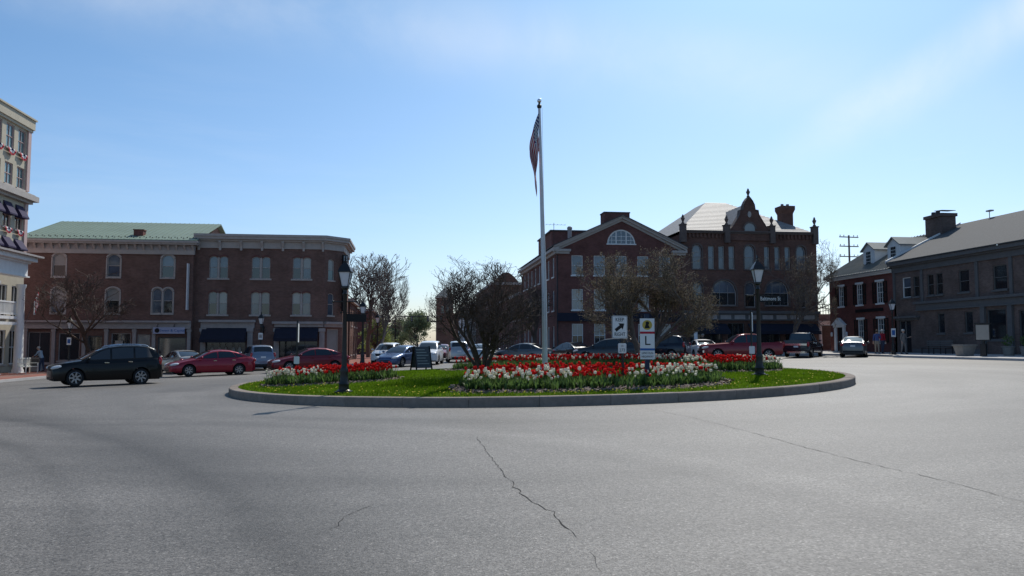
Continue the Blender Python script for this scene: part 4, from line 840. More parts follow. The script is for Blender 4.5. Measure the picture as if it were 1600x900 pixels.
part(G, 'side_wall', 'brick_grey', lambda m: (m.prism([(38, -.5), (38, 7.95), (44, 11.1), (50, 7.95), (50, -.5)], 58.6, 58.83), m.quad((50, 37.8, -.5), (50, 58.8, -.5), (50, 58.8, 8), (50, 37.8, 8)), m.quad((38, 37.85, -.5), (50, 37.85, -.5), (50, 37.85, 8), (38, 37.85, 8))))
part(G, 'chimney', 'brick_grey', lambda m: (m.box(42.2, 58.6, 8.5, 43.4, 60.7, 11.85), m.box(42.1, 58.5, 11.85, 43.5, 60.8, 12.1)))
[part(G, 'chimney_pot', 'roof_dark', lambda m: m.lathe([(.2, 12.1), (.16, 12.45)], 8, (42.8, y, 0))) for y in (60.45, 59.9)]
part(G, 'chimney_cap', 'roof_dark', lambda m: m.hexa([(42.2, 58.55, 12.3), (43.4, 58.55, 12.3), (43.4, 59.5, 12.38), (42.2, 59.5, 12.38), (42.2, 58.55, 12.34), (43.4, 58.55, 12.34), (43.4, 59.5, 12.42), (42.2, 59.5, 12.42)]))
part(G, 'ridge_vent', 'trim_grey', lambda m: (m.tube([(44, 55.6, 11.2), (44, 55.6, 11.75)], .03, 5), m.box(43.85, 55.3, 11.75, 44.15, 55.8, 11.85)))
# ---- H: tan hotel at the left edge
H = thing('tan_hotel', 'tan stuccoed hotel with white columns and balcony at the left edge', 'building', (-28.3, 54, gz(-28.3, 54)))
FH = Facade(-28.3, 44, PI/2)            # s = Y - 44
oH = []; nb = 10
for i in range(nb):
    s = 17.3 - i*1.75
    oH += [(s, 15.55, 1.15, 1.7), (s, 12.95, 1.15, 1.55), (s, 9.9, 1.15, 1.75), (s, 7.95, 1.05, 1.2), (s, 3.5, 1.1, 2.3), (s, .2, 1.15, 2.4)]
facade_part(H, FH, -.5, 19.05, -1, 17.5, oH, 'stucco')
for k, o_ in enumerate(oH): win(FH, H, *o_, 0, (2, 2), 'stucco_pink' if k % 6 < 4 else 'white_paint', ('glass_teal',) if k % 6 < 2 else ('glass_dark',), 'trim_tan', None)
part(H, 'side_wall', 'stucco_pink', lambda m: shell(m, -46, 43.5, -28.3, 63.05, -1, 17.5, 'E'))
part(H, 'corner_pier', 'stucco_pink', lambda m: (m.box(18.6, 0, 12.9, 19.06, .12, 17.4), m.box(18.6, 0, 7.6, 19.06, .1, 12.0)), FH)
part(H, 'top_cornice', 'stucco', lambda m: (m.prism([(-.6, -.1), (-.6, .16), (19.2, .16), (19.2, -18)], 17.4, 17.6, 'z'), m.box(-.6, -17.9, 17.6, 19.3, .26, 18.3), m.box(-.6, -17.9, 18.3, 19.4, .36, 18.42)), FH)
part(H, 'middle_cornice', 'trim_tan', lambda m: (m.box(-.6, -17.9, 12.0, 19.3, .3, 12.2), m.box(-.6, -17.9, 12.2, 19.6, .6, 12.6), m.box(-.6, -17.9, 12.6, 19.4, .4, 12.72)), FH)
def fan(m, s, t, n, r):
    for k, (r0, r1) in enumerate(((0, .34), (.34, .68), (.68, 1.))):
        m.cur = (2, 1, 0)[k]
        for i in range(8):
            a0, a1 = PI + PI*i/8, PI + PI*(i+1)/8; w = lambda i_: n + .05 + .05*(i_ % 2)
            P = [(s+r*r0*math.cos(a0), w(i), t+r*.85*r0*math.sin(a0)), (s+r*r1*math.cos(a0), w(i), t+r*.85*r1*math.sin(a0)), (s+r*r1*math.cos(a1), w(i+1), t+r*.85*r1*math.sin(a1)), (s+r*r0*math.cos(a1), w(i+1), t+r*.85*r0*math.sin(a1))]
            m.hexa(P + [(a, b+.015, c) for a, b, c in P])
for i in range(nb):
    s = 17.3 - i*1.75
    for t_, r in ((15.5, .58), (9.85, .5)):
        bu = thing('bunting', 'red white and blue bunting under %s hotel window, %s' % ({15.5: 'a top floor', 9.85: 'an awninged'}[t_], 'nearest the corner' if i == 0 else 'second from the corner' if i == 1 else 'further along the front'), 'bunting', tuple(FH(s+.57, 0, t_)), 0, 'bunting along the hotel front') if i < 3 else None
        if bu: part(bu, 'swag', ['flag_red', 'flag_white', 'flag_blue'], lambda m: fan(m, s+.57, t_, .1, r), FH)
    for t_, h_ in ((11.7, .95), (9.2, .8)): part(H, 'awning', 'purple_cloth', lambda m: (m.prism([(.02, t_), (.5, t_-h_+.1), (.5, t_-h_), (.02, t_-h_)], s-.02, s+1.1, 'x')), FH)
# hotel porch: two storey white gallery
part(H, 'porch_roof', 'white_paint', lambda m: (m.box(-.5, 0, 7.3, 15.4, 2.5, 7.6), m.box(-.5, 0, 7.15, 15.1, 2.2, 7.3)), FH)
part(H, 'porch_roof_deck', 'trim_grey', lambda m: m.box(-.6, 0, 7.6, 15.7, 2.8, 7.72), FH)
part(H, 'entablature', 'white_paint', lambda m: (m.box(-.5, 1.55, 6.3, 15.0, 2.05, 7.15), m.box(-.5, 1.45, 6.2, 15.1, 2.15, 6.3)), FH)
for s in (14.7, 11.2, 7.7, 4.2, .7): part(H, 'column', 'white_paint', lambda m: (m.lathe([(.36, .1), (.36, .35), (.3, .45), (.28, 3.), (.24, 5.9), (.3, 6.0), (.33, 6.2)], 16, (s, 1.8, -.5)), m.box(s-.4, 1.4, -.6, s+.4, 2.2, -.3)), FH, 35)
part(H, 'balcony_floor', 'white_paint', lambda m: (m.box(-.5, 0, 3.3, 14.75, 1.75, 3.5), m.box(-.5, 1.7, 2.9, 14.4, 1.76, 3.1)), FH)
part(H, 'balcony_rail', 'white_paint', lambda m: (m.box(-.5, 1.62, 4.4, 14.4, 1.72, 4.5), m.box(-.5, 1.63, 3.6, 14.4, 1.71, 3.68)), FH)
for i in range(50): part(H, 'baluster', 'white_paint', lambda m, s=14.35-i*.16: m.box(s, 1.65, 3.68, s+.05, 1.69, 4.4), FH)
# hotel front furniture
bn = thing('white_bench', 'white slatted bench on the brick pavement before the hotel column', 'bench', (-25.6, 57.6, gz(-25.6, 57.6)+.13), 0)
bn.rotation_euler = (0, 0, PI/2)
def bpart(nm, fn): m = MB(); fn(m); m.build(nm, M['wood_white'], bn)
for i in range(4): bpart('seat_slat', lambda m: m.box(-.9, -.5+i*.12, .42, .9, -.4+i*.12, .45))
for i in range(13): bpart('back_slat', lambda m: m.box(-.86+i*.14, .02, .5, -.8+i*.14, .045, .95))
bpart('back_rail', lambda m: m.box(-.9, 0, .95, .9, .06, 1.03)); bpart('lower_rail', lambda m: m.box(-.9, 0, .44, .9, .05, .5))
for x in (-.88, .82): bpart('arm_frame', lambda m: (m.box(x, -.52, 0, x+.06, -.46, .65), m.box(x, 0, 0, x+.06, .06, .44), m.box(x, -.54, .65, x+.06, .06, .69)))
# house in the gap between the brown block and the red house
K = thing('porch_house', 'low brick house with white porch columns seen in the gap right of the brown block', 'building', (39, 74, gz(39, 74)))
part(K, 'wall', 'brick_red', lambda m: shell(m, 37.3, 75, 44, 82, 0, 4.6)); part(K, 'porch_roof', 'white_paint', lambda m: (m.box(37.1, 71.8, 3.45, 42, 75, 3.7), m.box(37.0, 71.7, 3.7, 42.1, 75, 3.82)))
for x in (37.4, 38.9, 40.4): part(K, 'porch_column', 'white_paint', lambda m: (m.lathe([(.22, .8), (.22, 1.), (.17, 1.05), (.14, 3.3), (.2, 3.45)], 12, (x, 72.1, 0)), m.box(x-.22, 71.88, .6, x+.22, 72.32, .82)), smooth=40)
part(K, 'terrace_rail', 'black_iron', lambda m: (m.box(37.2, 75, 5.5, 44, 75.05, 5.56), [m.box(37.2+i*.3, 75, 4.6, 37.24+i*.3, 75.04, 5.5) for i in range(22)]))
part(K, 'door', 'glass_dark', lambda m: m.box(38, 74.9, .8, 39.0, 74.99, 2.9))
# ---- the far street
def simple_block(name, label, x0, y0, x1, y1, h, mat, wins, roofm='roof_dark', face='W', fr='trim_tan', gable=None, cornice=True):
    z0 = gz(x0, y0); Bk = thing(name, label, 'building', ((x0+x1)/2, (y0+y1)/2, z0))
    sides = {'W': Facade(x0, y1, -PI/2), 'E': Facade(x1, y0, PI/2), 'S': Facade(x0, y0, 0)}; lens = {'W': y1-y0, 'E': y1-y0, 'S': x1-x0}
    for sd_, lst in wins.items():
        facade_part(Bk, sides[sd_], 0, lens[sd_], -1, h, lst, mat)
        for o_ in lst: win(sides[sd_], Bk, *o_[:4], o_[4] if len(o_) > 4 else 0, (2, 2), fr, gl(('glass_dark', 'glass_sky'), ('glass_dark', 'glass_dark'), ('glass_dark', 'glass_shade')), fr)
    part(Bk, 'walls', mat, lambda m: shell(m, x0, y0, x1, y1, -1, h, ''.join(wins) + ('T' if gable else '')))
    if cornice: part(Bk, 'cornice', fr, lambda m: m.box(x0-.3, y0-.3, h, x1+.3, y1+.3, h+.35))
    if gable == 'Y':
        xm = (x0+x1)/2; part(Bk, 'roof', roofm, lambda m: (m.quad((x0-.4, y0-.3, h+.3), (xm, y0-.3, h+3), (xm, y1+.3, h+3), (x0-.4, y1+.3, h+.3)), m.quad((x1+.4, y0-.3, h+.3), (xm, y0-.3, h+3), (xm, y1+.3, h+3), (x1+.4, y1+.3, h+.3))))
        part(Bk, 'gable', mat, lambda m: m.prism([(x0, h), (x1, h), (xm, h+2.8)], y0, y0+.2))
    return Bk
def rowsW(L_, zs, n, w=1.0, rise=0): return [(L_*(i+.5)/n - w/2, z, w, h, rise) for i in range(n) for z, h in zs]
bl = simple_block('brick_side_house', 'dark gabled brick house just behind the corner block on the left street side', -13, 77.2, -5.6, 88, 5.6, 'brick_brown', {'E': rowsW(10.8, ((3.4, 1.6), (.6, 1.8)), 3)}, gable='Y')
part(bl, 'chimney', 'brick_brown', lambda m: m.box(-7.4, 78, 6, -6.5, 79, 9.2))
simple_block('far_left_block', 'low far brick block down the left side of the street', -14, 120, -5.5, 160, 6.5, 'brick_deep', {'E': rowsW(40, ((3.6, 1.6), (.6, 1.8)), 10)})
b1 = simple_block('brick_row_block', 'two storey dark brick row past the gabled block on the far street', 13.0, 93, 22, 118, 7.4, 'brick_deep', {'W': rowsW(25, ((4.5, 1.7), (.7, 2.3)), 9)}, fr='trim_tan')
b2 = simple_block('arched_parapet_block', 'brown brick block with a rounded parapet further down the far street', 12.4, 120, 24, 150, 10.6, 'brick_brown', {'W': rowsW(30, ((7.6, 1.8), (4.4, 1.8), (.7, 2.4)), 9), 'S': []}, fr='trim_grey')
part(b2, 'parapet', 'brick_brown', lambda m: m.prism([(14.5-2+4*i/10, 10.9+1.6*math.sin(PI*i/10)) for i in range(11)] , 120, 120.4))
b3 = simple_block('columned_hall', 'pale columned hall between the square tower and the rounded parapet', 11.2, 152, 24, 185, 9.0, 'stone', {'W': rowsW(33, ((5.2, 1.9), (.9, 2.3)), 8)}, fr='trim_tan')
for i in range(6): part(b3, 'column', 'white_paint', lambda m: m.lathe([(.45, .2), (.4, .6), (.32, 6.2), (.45, 6.5)], 12, (10.6, 154+i*3.2, 0)), smooth=40)
tw = simple_block('church_tower', 'square brick tower with a pyramid roof rising over the far street', 7.3, 218, 11.8, 223, 14.2, 'brick_brown', {'S': [(1.2, 10.2, .7, 1.9, .35), (2.5, 10.2, .7, 1.9, .35)], 'W': [(1.2, 10.2, .7, 1.9, .35), (2.5, 10.2, .7, 1.9, .35)]})
part(tw, 'pyramid_roof', 'roof_metal', lambda m: m.add([(6.9, 217.6, 14.5), (12.2, 217.6, 14.5), (12.2, 223.4, 14.5), (6.9, 223.4, 14.5), (9.55, 220.5, 17.2)], [(0, 1, 4), (1, 2, 4), (2, 3, 4), (3, 0, 4), (3, 2, 1, 0)]))
simple_block('far_flat_block', 'flat roofed brown block right behind the square tower', 8.6, 224, 22, 262, 10.0, 'brick_brown', {'W': rowsW(38, ((6.6, 1.8), (3.6, 1.6), (.6, 1.8)), 9)})
simple_block('grey_end_block', 'low grey far building closing the view down the street', -16, 300, -3, 330, 6.0, 'brick_grey', {'S': [(1+i*2.4, 2.5, 1.1, 1.8) for i in range(5)]})

# ------------------------------------------------------------------ cars
def lerp(tab, x):
    if x >= tab[0][0]: return tab[0][1]
    for (a, b), (c, d) in zip(tab[:-1], tab[1:]):
        if x >= c: return b + (d-b)*(a-x)/(a-c)
    return tab[-1][1]
SPEC = {
 'sedan': dict(fx=1.42, rx=-1.36, r=.33, bot=.21, tum=.42,
  top=[(2.38,.50),(2.34,.62),(2.2,.70),(1.9,.77),(1.4,.88),(1.0,.95),(.3,.97),(-1.0,1.0),(-1.7,1.04),(-2.1,1.04),(-2.28,.99),(-2.36,.86),(-2.39,.6)],
  wid=[(2.38,.50),(2.3,.68),(2.1,.80),(1.7,.87),(1.2,.905),(0,.91),(-1.4,.905),(-1.9,.87),(-2.2,.80),(-2.34,.70),(-2.39,.55)],
  roof=[(1.08,.94),(.8,1.10),(.35,1.32),(0,1.41),(-.4,1.455),(-.9,1.43),(-1.3,1.34),(-1.7,1.19),(-2.0,1.06),(-2.05,1.02)],
  side=[(.86,-.14,.2,-.14),(-.22,-1.2,-.22,-1.02),(-1.27,-1.62,-1.09,-1.3)], ws=(1.0,.18), rw=(-1.12,-1.95), hl=(2.14,.62,.66), tl=(-2.27,.66,.86)),
 'suv': dict(fx=1.40, rx=-1.34, r=.36, bot=.26, tum=.30,
  top=[(2.33,.55),(2.30,.78),(2.18,.88),(1.8,.97),(1.4,1.03),(1.1,1.07),(0,1.09),(-1.2,1.13),(-1.9,1.16),(-2.2,1.14),(-2.30,1.0),(-2.34,.6)],
  wid=[(2.33,.56),(2.26,.74),(2.05,.86),(1.6,.92),(0,.94),(-1.6,.93),(-2.05,.88),(-2.25,.80),(-2.34,.7)],
  roof=[(1.22,1.05),(.95,1.20),(.45,1.49),(.1,1.61),(-.5,1.68),(-1.2,1.69),(-1.75,1.65),(-2.0,1.56),(-2.17,1.25),(-2.2,1.13)],
  side=[(1.02,-.02,.36,-.02),(-.1,-1.02,-.1,-1.02),(-1.1,-1.86,-1.1,-1.68)], ws=(1.12,.28), rw=(-1.93,-2.17), hl=(2.12,.66,.80), tl=(-2.2,.74,1.02)),
 'pickup': dict(fx=1.78, rx=-1.72, r=.38, bot=.36, tum=.25, bed=(-2.62, -1.28),
  top=[(2.74,.62),(2.70,.92),(2.55,1.03),(1.6,1.10),(1.0,1.15),(-1.2,1.19),(-2.70,1.22),(-2.74,.62)],
  wid=[(2.74,.74),(2.66,.86),(2.4,.93),(1.8,.97),(0,.98),(-2.5,.98),(-2.70,.96),(-2.74,.93)],
  roof=[(1.02,1.13),(.8,1.28),(.35,1.65),(.05,1.76),(-.4,1.80),(-.95,1.79),(-1.12,1.74),(-1.2,1.25),(-1.22,1.19)],
  side=[(.82,-.22,.28,-.22),(-.3,-1.02,-.3,-1.0)], ws=(.95,.2), rw=(-1.125,-1.2), hl=(2.6,.74,.86), tl=(-2.71,.84,.95)),
}
WH = {}
def wheel_mesh(r):
    if r in WH: return WH[r]
    m = MB(); w = .11; m.lathe([(r-.11, -w+.01), (r-.03, -w), (r, -w*.6), (r, w*.6), (r-.03, w), (r-.11, w-.01)], 24, (0, 0, 0), 'y', cap=False); ty = m.mesh('wheel', M['rubber'], 35)
    m = MB(); q = r-.1; m.lathe([(q, -.085), (q-.03, -.095), (q-.035, -.03), (.05, -.02), (.05, -.06), (.0, -.065)], 20, (0, 0, 0), 'y', cap=False)
    m.lathe([(q, .085), (q-.03, .095), (q-.035, .03), (.05, .02), (.0, .05)], 20, (0, 0, 0), 'y', cap=False)
    for s_ in (-1, 1):
        for k in range(7):
            a = 2*PI*k/7; c, d = math.cos(a), math.sin(a); e, f = -d*.028, c*.028
            m.hexa([(c*.04+e*1.3, s_*.055, d*.04+f*1.3), (c*.04-e*1.3, s_*.055, d*.04-f*1.3), (c*(q-.02)-e, s_*.06, d*(q-.02)-f), (c*(q-.02)+e, s_*.06, d*(q-.02)+f), (c*.04+e*1.3, s_*.082, d*.04+f*1.3), (c*.04-e*1.3, s_*.082, d*.04-f*1.3), (c*(q-.02)-e, s_*.088, d*(q-.02)-f), (c*(q-.02)+e, s_*.088, d*(q-.02)+f)])
    rim = m.mesh('rim', M['rim'], 30)
    m = MB(); m.lathe([(q-.033, -.04), (q-.033, .04)], 16, (0, 0, 0), 'y'); disc = m.mesh('brake_disc', M['plastic'])
    WH[r] = (ty, rim, disc); return WH[r]
M['rim'] = pm('rim', (.34, .34, .35), .32, .05, metal=.85)
def paint(name, col, metal=.35, rough=.32, coat=.6): return pm(name, col, rough, .03, 2, metal=metal, coat=coat, spec=.25)
def car(label, kind, pm_, x, y, h, scale=(1, 1, 1), cat='car', name='parked_car', group=None, rails=False, plate=True, roof_lights=False, chrome=False):
    S = SPEC[kind]; root = thing(name, label, cat, (x, y, gz(x, y)), math.atan2(h[1], h[0]), group); root.scale = scale
    root.rotation_euler = (0, 0, math.atan2(h[1], h[0]))
    x1, x0 = S['top'][0][0], S['top'][-1][0]; r = S['r']; ra = r + .055
    T = lambda q: lerp(S['top'], q); Wd = lambda q: lerp(S['wid'], q)
    xs = set(); q = x0
    while q < x1: xs.add(round(q, 3)); q += .09
    xs |= {a for a, _ in S['top']} | {a for a, _ in S['wid']}
    for c in (S['fx'], S['rx']):
        for k in range(-6, 7): xs.add(round(c + ra*math.sin(k*PI/12), 4))
    xs = sorted(xs); xs = [a for i, a in enumerate(xs) if i == 0 or a - xs[i-1] > .004]
    if xs[-1] < x1: xs.append(x1)
    PR = [(1., .87), (.88, .955), (.62, .99), (.34, 1.), (.12, .975), (0., .93)]
    m = MB(); rings = []; tt = (0, .14, .34, .56, .76, .9, 1.)
    for q in xs:
        top, w = T(q), Wd(q); lo = S['bot'] + (.06 if q > x1-.2 or q < x0+.25 else 0)
        for c in (S['fx'], S['rx']):
            if abs(q-c) < ra: lo = max(lo, r + math.sqrt(max(0, ra*ra-(q-c)**2)))
        lo = min(lo, top-.06); pts = []
        for t_ in tt:
            z = lo + (top-lo)*t_; zr = max(0, min(1, (z-.2)/max(.1, top-.2))); pts.append((q, w*lerp(PR, zr), z))
        bed = S.get('bed')
        if bed and bed[0] < q < bed[1]: pts += [(q, w*.8, top), (q, w*.79, top-.42), (q, 0, top-.42)]
        else: pts += [(q, w*.72, top+.022), (q, w*.4, top+.04), (q, 0, top+.046)]
        ring = [(a, -b, c) for a, b, c in pts] + [p for p in pts[-2::-1]]
        rings.append(ring)
    n = len(rings[0]); vs = [p for rg in rings for p in rg]; fs = []
    for i in range(len(rings)-1):
        for j in range(n-1): fs.append((i*n+j, i*n+j+1, (i+1)*n+j+1, (i+1)*n+j))
    fs.append(tuple(range(n))[::-1]); fs.append(tuple(range((len(rings)-1)*n, len(rings)*n)))
    m.add(vs, fs); m.build('body', pm_, root, 38)
    m = MB(); m.box(x0+.12, -.66, S['bot']-.03, x1-.12, .66, .62); m.build('underbody', M['plastic'], root)
    # cabin
    tum = S['tum']; Rf = lambda q: lerp(S['roof'], q); gx1, gx0 = S['roof'][0][0], S['roof'][-1][0]
    gy = lambda q, z: Wd(q)*.87 - .015 - tum*max(0, z-T(q))*(1 if z-T(q) < .35 else 1.0)
    gxs = sorted({a for a, _ in S['roof']} | {gx0+(gx1-gx0)*i/24 for i in range(25)}); rings = []
    for q in gxs:
        b_ = T(q)-.03; zr = max(Rf(q), b_+.012); z1 = b_+(zr-b_)*.45; z2 = b_+(zr-b_)*.86
        pts = [(q, gy(q, b_), b_), (q, gy(q, z1), z1), (q, gy(q, z2), z2), (q, gy(q, zr)-.05, zr-.012), (q, gy(q, zr)*.55, zr+.018), (q, 0, zr+.026)]
        rings.append([(a, -b, c) for a, b, c in pts] + pts[-2::-1])
    n = len(rings[0]); m = MB(); vs = [p for rg in rings for p in rg]; fs = []
    for i in range(len(rings)-1):
        for j in range(n-1): fs.append((i*n+j, i*n+j+1, (i+1)*n+j+1, (i+1)*n+j))
    m.add(vs, fs); cab = m.build('cabin', pm_, root, 40)
    for s_ in (-1, 1):
        for k, (b0, b1, t0, t1) in enumerate(S['side']):
            m = MB(); vs = []; fs = []; N = 6
            for i in range(N+1):
                f = i/N; xb, xt = b0+(b1-b0)*f, t0+(t1-t0)*f
                for g in range(4):
                    e = g/3; q = xb+(xt-xb)*e; zb = T(xb)+.03; zt = Rf(xt)-.075 ; z = zb+(zt-zb)*e
                    vs.append((q, s_*(gy(q, z)+.006), z))
            for i in range(N):
                for g in range(3): fs.append((i*4+g, i*4+g+1, (i+1)*4+g+1, (i+1)*4+g))
            m.add(vs, fs); m.build('window', M['car_glass'], cab, 60)
    for nm, (a, b_) in (('windscreen', S['ws']), ('rear_window', S['rw'])):
        m = MB(); vs = []; fs = []; N = 8
        for i in range(N+1):
            q = a+(b_-a)*i/N; zr = Rf(q); hw = gy(q, zr)-.09
            for g in range(9):
                f = -1+2*g/8; ff = abs(f)*hw/max(.1, gy(q, zr)); dz = .026-.008*(ff/.55) if ff < .55 else .018-.03*(ff-.55)/.4
                off = .012; sgn = 1 if nm == 'windscreen' else -1
                vs.append((q+sgn*off*.7, f*hw, zr+dz+off*.6))
        for i in range(N):
            for g in range(8): fs.append((i*9+g, i*9+g+1, (i+1)*9+g+1, (i+1)*9+g))
        m.add(vs, fs); m.build(nm, M['car_glass'], cab, 60)
    ty, rim, disc = wheel_mesh(r)
    for wx in (S['fx'], S['rx']):
        for s_ in (-1, 1):
            o = put('wheel', ty, root, (wx, s_*(Wd(wx)-.13), r)); put('rim', rim, o); put('brake_disc', disc, o)
    hx, hy, hz = S['hl']; tx, ty_, tz = S['tl']
    for s_ in (-1, 1):
        m = MB(); m.ball((hx, s_*hy, hz), (.26, .17, .085), 12, 8, Matrix.Rotation(-s_*.5, 3, 'Z') @ Matrix.Rotation(.18, 3, 'Y')); m.build('headlight', M['lamp_clear'], root, 60)
        m = MB(); m.ball((tx, s_*ty_, tz), (.11, .17, .10) if kind == 'sedan' else (.09, .10, .19), 12, 8, Matrix.Rotation(s_*.4, 3, 'Z')); m.build('tail_light', M['lamp_red'], root, 60)
        mx_ = S['ws'][0]-.22; m = MB(); m.ball((mx_, s_*(Wd(mx_)+.06), T(mx_)+.08), (.07, .11, .07), 10, 6); m.build('mirror', pm_, root, 60)
        for k, (b0, b1, t0, t1) in enumerate(S['side'][:2]):
            q = b1+.16; z = T(q)-.13; m = MB(); m.box(q-.09, s_*(Wd(q)*.965)-.02, z, q+.09, s_*(Wd(q)*.965)+.035, z+.035); m.build('door_handle', M['chrome'] if chrome else pm_, root)
            q = b1-.03; m = MB(); 
            for z0_, z1_ in ((S['bot']+.14, T(q)-.04),):
                pr = [lerp(PR, max(0, min(1, (z-.2)/(T(q)-.2)))) for z in (z0_, (z0_+z1_)/2, z1_)]; zz = (z0_, (z0_+z1_)/2, z1_)
                for i in range(2): m.add([(q-.006, s_*(Wd(q)*pr[i]+.002), zz[i]), (q+.006, s_*(Wd(q)*pr[i]+.002), zz[i]), (q+.006, s_*(Wd(q)*pr[i+1]+.002), zz[i+1]), (q-.006, s_*(Wd(q)*pr[i+1]+.002), zz[i+1])], [(0, 1, 2, 3)])
            m.build('door_gap', M['plastic'], root)
    gz_ = hz-.02 if kind != 'sedan' else hz-.1
    m = MB(); m.hexa([(x1-.12, -.42, gz_-.12), (x1+.012, -.36, gz_-.12), (x1+.012, .36, gz_-.12), (x1-.12, .42, gz_-.12), (x1-.12, -.5, gz_+.06), (x1-.03, -.44, gz_+.06), (x1-.03, .44, gz_+.06), (x1-.12, .5, gz_+.06)]); m.build('grille', M['plastic'], root)
    m = MB(); m.hexa([(x1-.1, -.5, .28), (x1+.006, -.44, .28), (x1+.006, .44, .28), (x1-.1, .5, .28), (x1-.1, -.5, .40), (x1+.006, -.44, .40), (x1+.006, .44, .40), (x1-.1, .5, .40)]); m.build('front_intake', M['plastic'], root)
    if plate: m = MB(); m.box(x0-.012, -.16, .72 if kind != 'suv' else .84, x0+.05, .16, .84 if kind != 'suv' else .96); m.build('number_plate', M['sign_white'], root)
    m = MB(); m.hexa([(x0-.01, -.6, .3), (x0+.1, -.72, .3), (x0+.1, .72, .3), (x0-.01, .6, .3), (x0-.01, -.6, .45), (x0+.1, -.72, .45), (x0+.1, .72, .45), (x0-.01, .6, .45)]); m.build('rear_bumper', M['chrome'] if kind == 'pickup' else M['plastic'], root)
    if kind == 'pickup': m = MB(); m.box(x1-.05, -.8, .5, x1+.06, .8, .66); m.build('front_bumper', M['chrome'], root)
    if rails:
        for s_ in (-1, 1):
            m = MB(); m.tube([(q, s_*(gy(q, Rf(q))-.07), Rf(q)+d) for q, d in ((.05, .01), (-.05, .05), (-.6, .07), (-1.2, .06), (-1.6, .05), (-1.7, .01))], .018, 6); m.build('roof_rail', M['chrome'], root, 60)
    if roof_lights:
        for k in range(5): m = MB(); m.ball((-.15, (k-2)*.24, Rf(-.15)+.035), (.06, .035, .03), 8, 5); m.build('roof_light', M['lamp_clear'], root, 60)
        m = MB(); m.box(x0-.02, -.75, .86, x0+.02, .75, 1.0); m.build('tailgate_band', M['chrome'], root)
    return root
P_ = {'black': paint('paint_black', (.003, .003, .0033), .0, .3, .22), 'red': paint('paint_red', (.27, .012, .03), .45), 'maroon': paint('paint_maroon', (.16, .01, .018), .45), 'silver': paint('paint_silver', (.42, .42, .42), .7, .35),
      'beige': paint('paint_beige', (.36, .34, .31), .6, .35), 'blue': paint('paint_blue', (.05, .085, .18), .55), 'bluesilver': paint('paint_bluesilver', (.20, .23, .29), .6, .35), 'white': paint('paint_white', (.68, .68, .68), .0, .35), 'grey': paint('paint_grey', (.13, .135, .14), .6, .35), 'darkgrey': paint('paint_darkgrey', (.035, .037, .04), .5),
      'truckred': paint('paint_truckred', (.20, .008, .016), .2, .3), 'navy': paint('paint_navy', (.012, .014, .024), .3, .25)}
def hd(deg): return (math.cos(R_(deg)), math.sin(R_(deg)))
suv = car('black suv driving left past the brick pavement', 'suv', P_['black'], -13.65, 38.5, (-.86, -.51), scale=(.97, 1, 1.05), name='black_suv', cat='suv', rails=True, chrome=True)
car('bright red sedan following the black suv round the island', 'sedan', P_['red'], -11.3, 47.9, (-.86, -.51), name='red_sedan', chrome=True)
car('maroon sedan half hidden behind the left lamp post and tulips', 'sedan', P_['maroon'], -6.1, 50.3, (-.90, -.42), name='maroon_sedan')
car('beige sedan parked behind the bright red sedan', 'sedan', P_['beige'], -14.6, 54.0, (-.55, .83), name='beige_sedan')
car('silver blue suv parked nose in, seen from behind, before the awnings', 'suv', P_['bluesilver'], -10.4, 57.2, (-.34, .94), name='silver_suv', cat='suv')
car('blue sedan coming towards us out of the far street', 'sedan', P_['blue'], -.55, 56.6, (-.45, -.89), name='blue_sedan')
car('white suv following the blue sedan out of the street', 'suv', P_['white'], -1.75, 65.5, (-.2, -.98), name='white_suv', cat='suv')
car('pale minivan facing us just right of the sandwich board', 'suv', P_['white'], 1.5, 61, (-.15, -.99), name='pale_minivan', cat='minivan', scale=(1.02, 1, 1.04))
car('dark car queueing beyond the pale minivan', 'sedan', P_['maroon'], 3.1, 76, (-.05, -1), name='dark_sedan')
car('silver suv driving away behind the small bare tree', 'suv', P_['silver'], 3.95, 66, (0, 1), name='silver_suv', cat='suv')
car('silver hatchback behind the trunk of the small bare tree', 'sedan', P_['silver'], 5.7, 61, (.35, .94), name='silver_hatchback')
car('grey sedan parked left of the flagpole', 'sedan', P_['grey'], 8.4, 59.8, (-.8, .6), name='grey_sedan')
car('black sedan parked right of the flagpole', 'sedan', P_['darkgrey'], 12.2, 60.5, (-.3, .95), name='black_sedan')
car('dark grey suv behind the keep right sign', 'suv', P_['darkgrey'], 13.9, 55.5, (-.93, .35), name='dark_grey_suv', cat='suv')
car('black suv behind the big brown tree', 'suv', P_['navy'], 18.4, 58, (-.8, .6), name='black_suv', cat='suv', scale=(1, 1, 1.08))
car('white sedan parked beyond the red pickup', 'sedan', P_['white'], 22.6, 60.4, (.1, .99), name='white_sedan')
car('dark red pickup truck behind the right tulip bed', 'pickup', P_['truckred'], 23.0, 53.8, (-.99, .12), name='red_pickup', cat='pickup truck')
car('dark blue pickup truck with roof lights, seen from behind', 'pickup', P_['navy'], 29.3, 56.8, (.62, .78), name='dark_blue_pickup', cat='pickup truck', roof_lights=True, chrome=True)
car('grey sedan with the sun glinting on its rear window at right', 'sedan', P_['grey'], 32.0, 54.6, (.53, .85), name='grey_sedan')

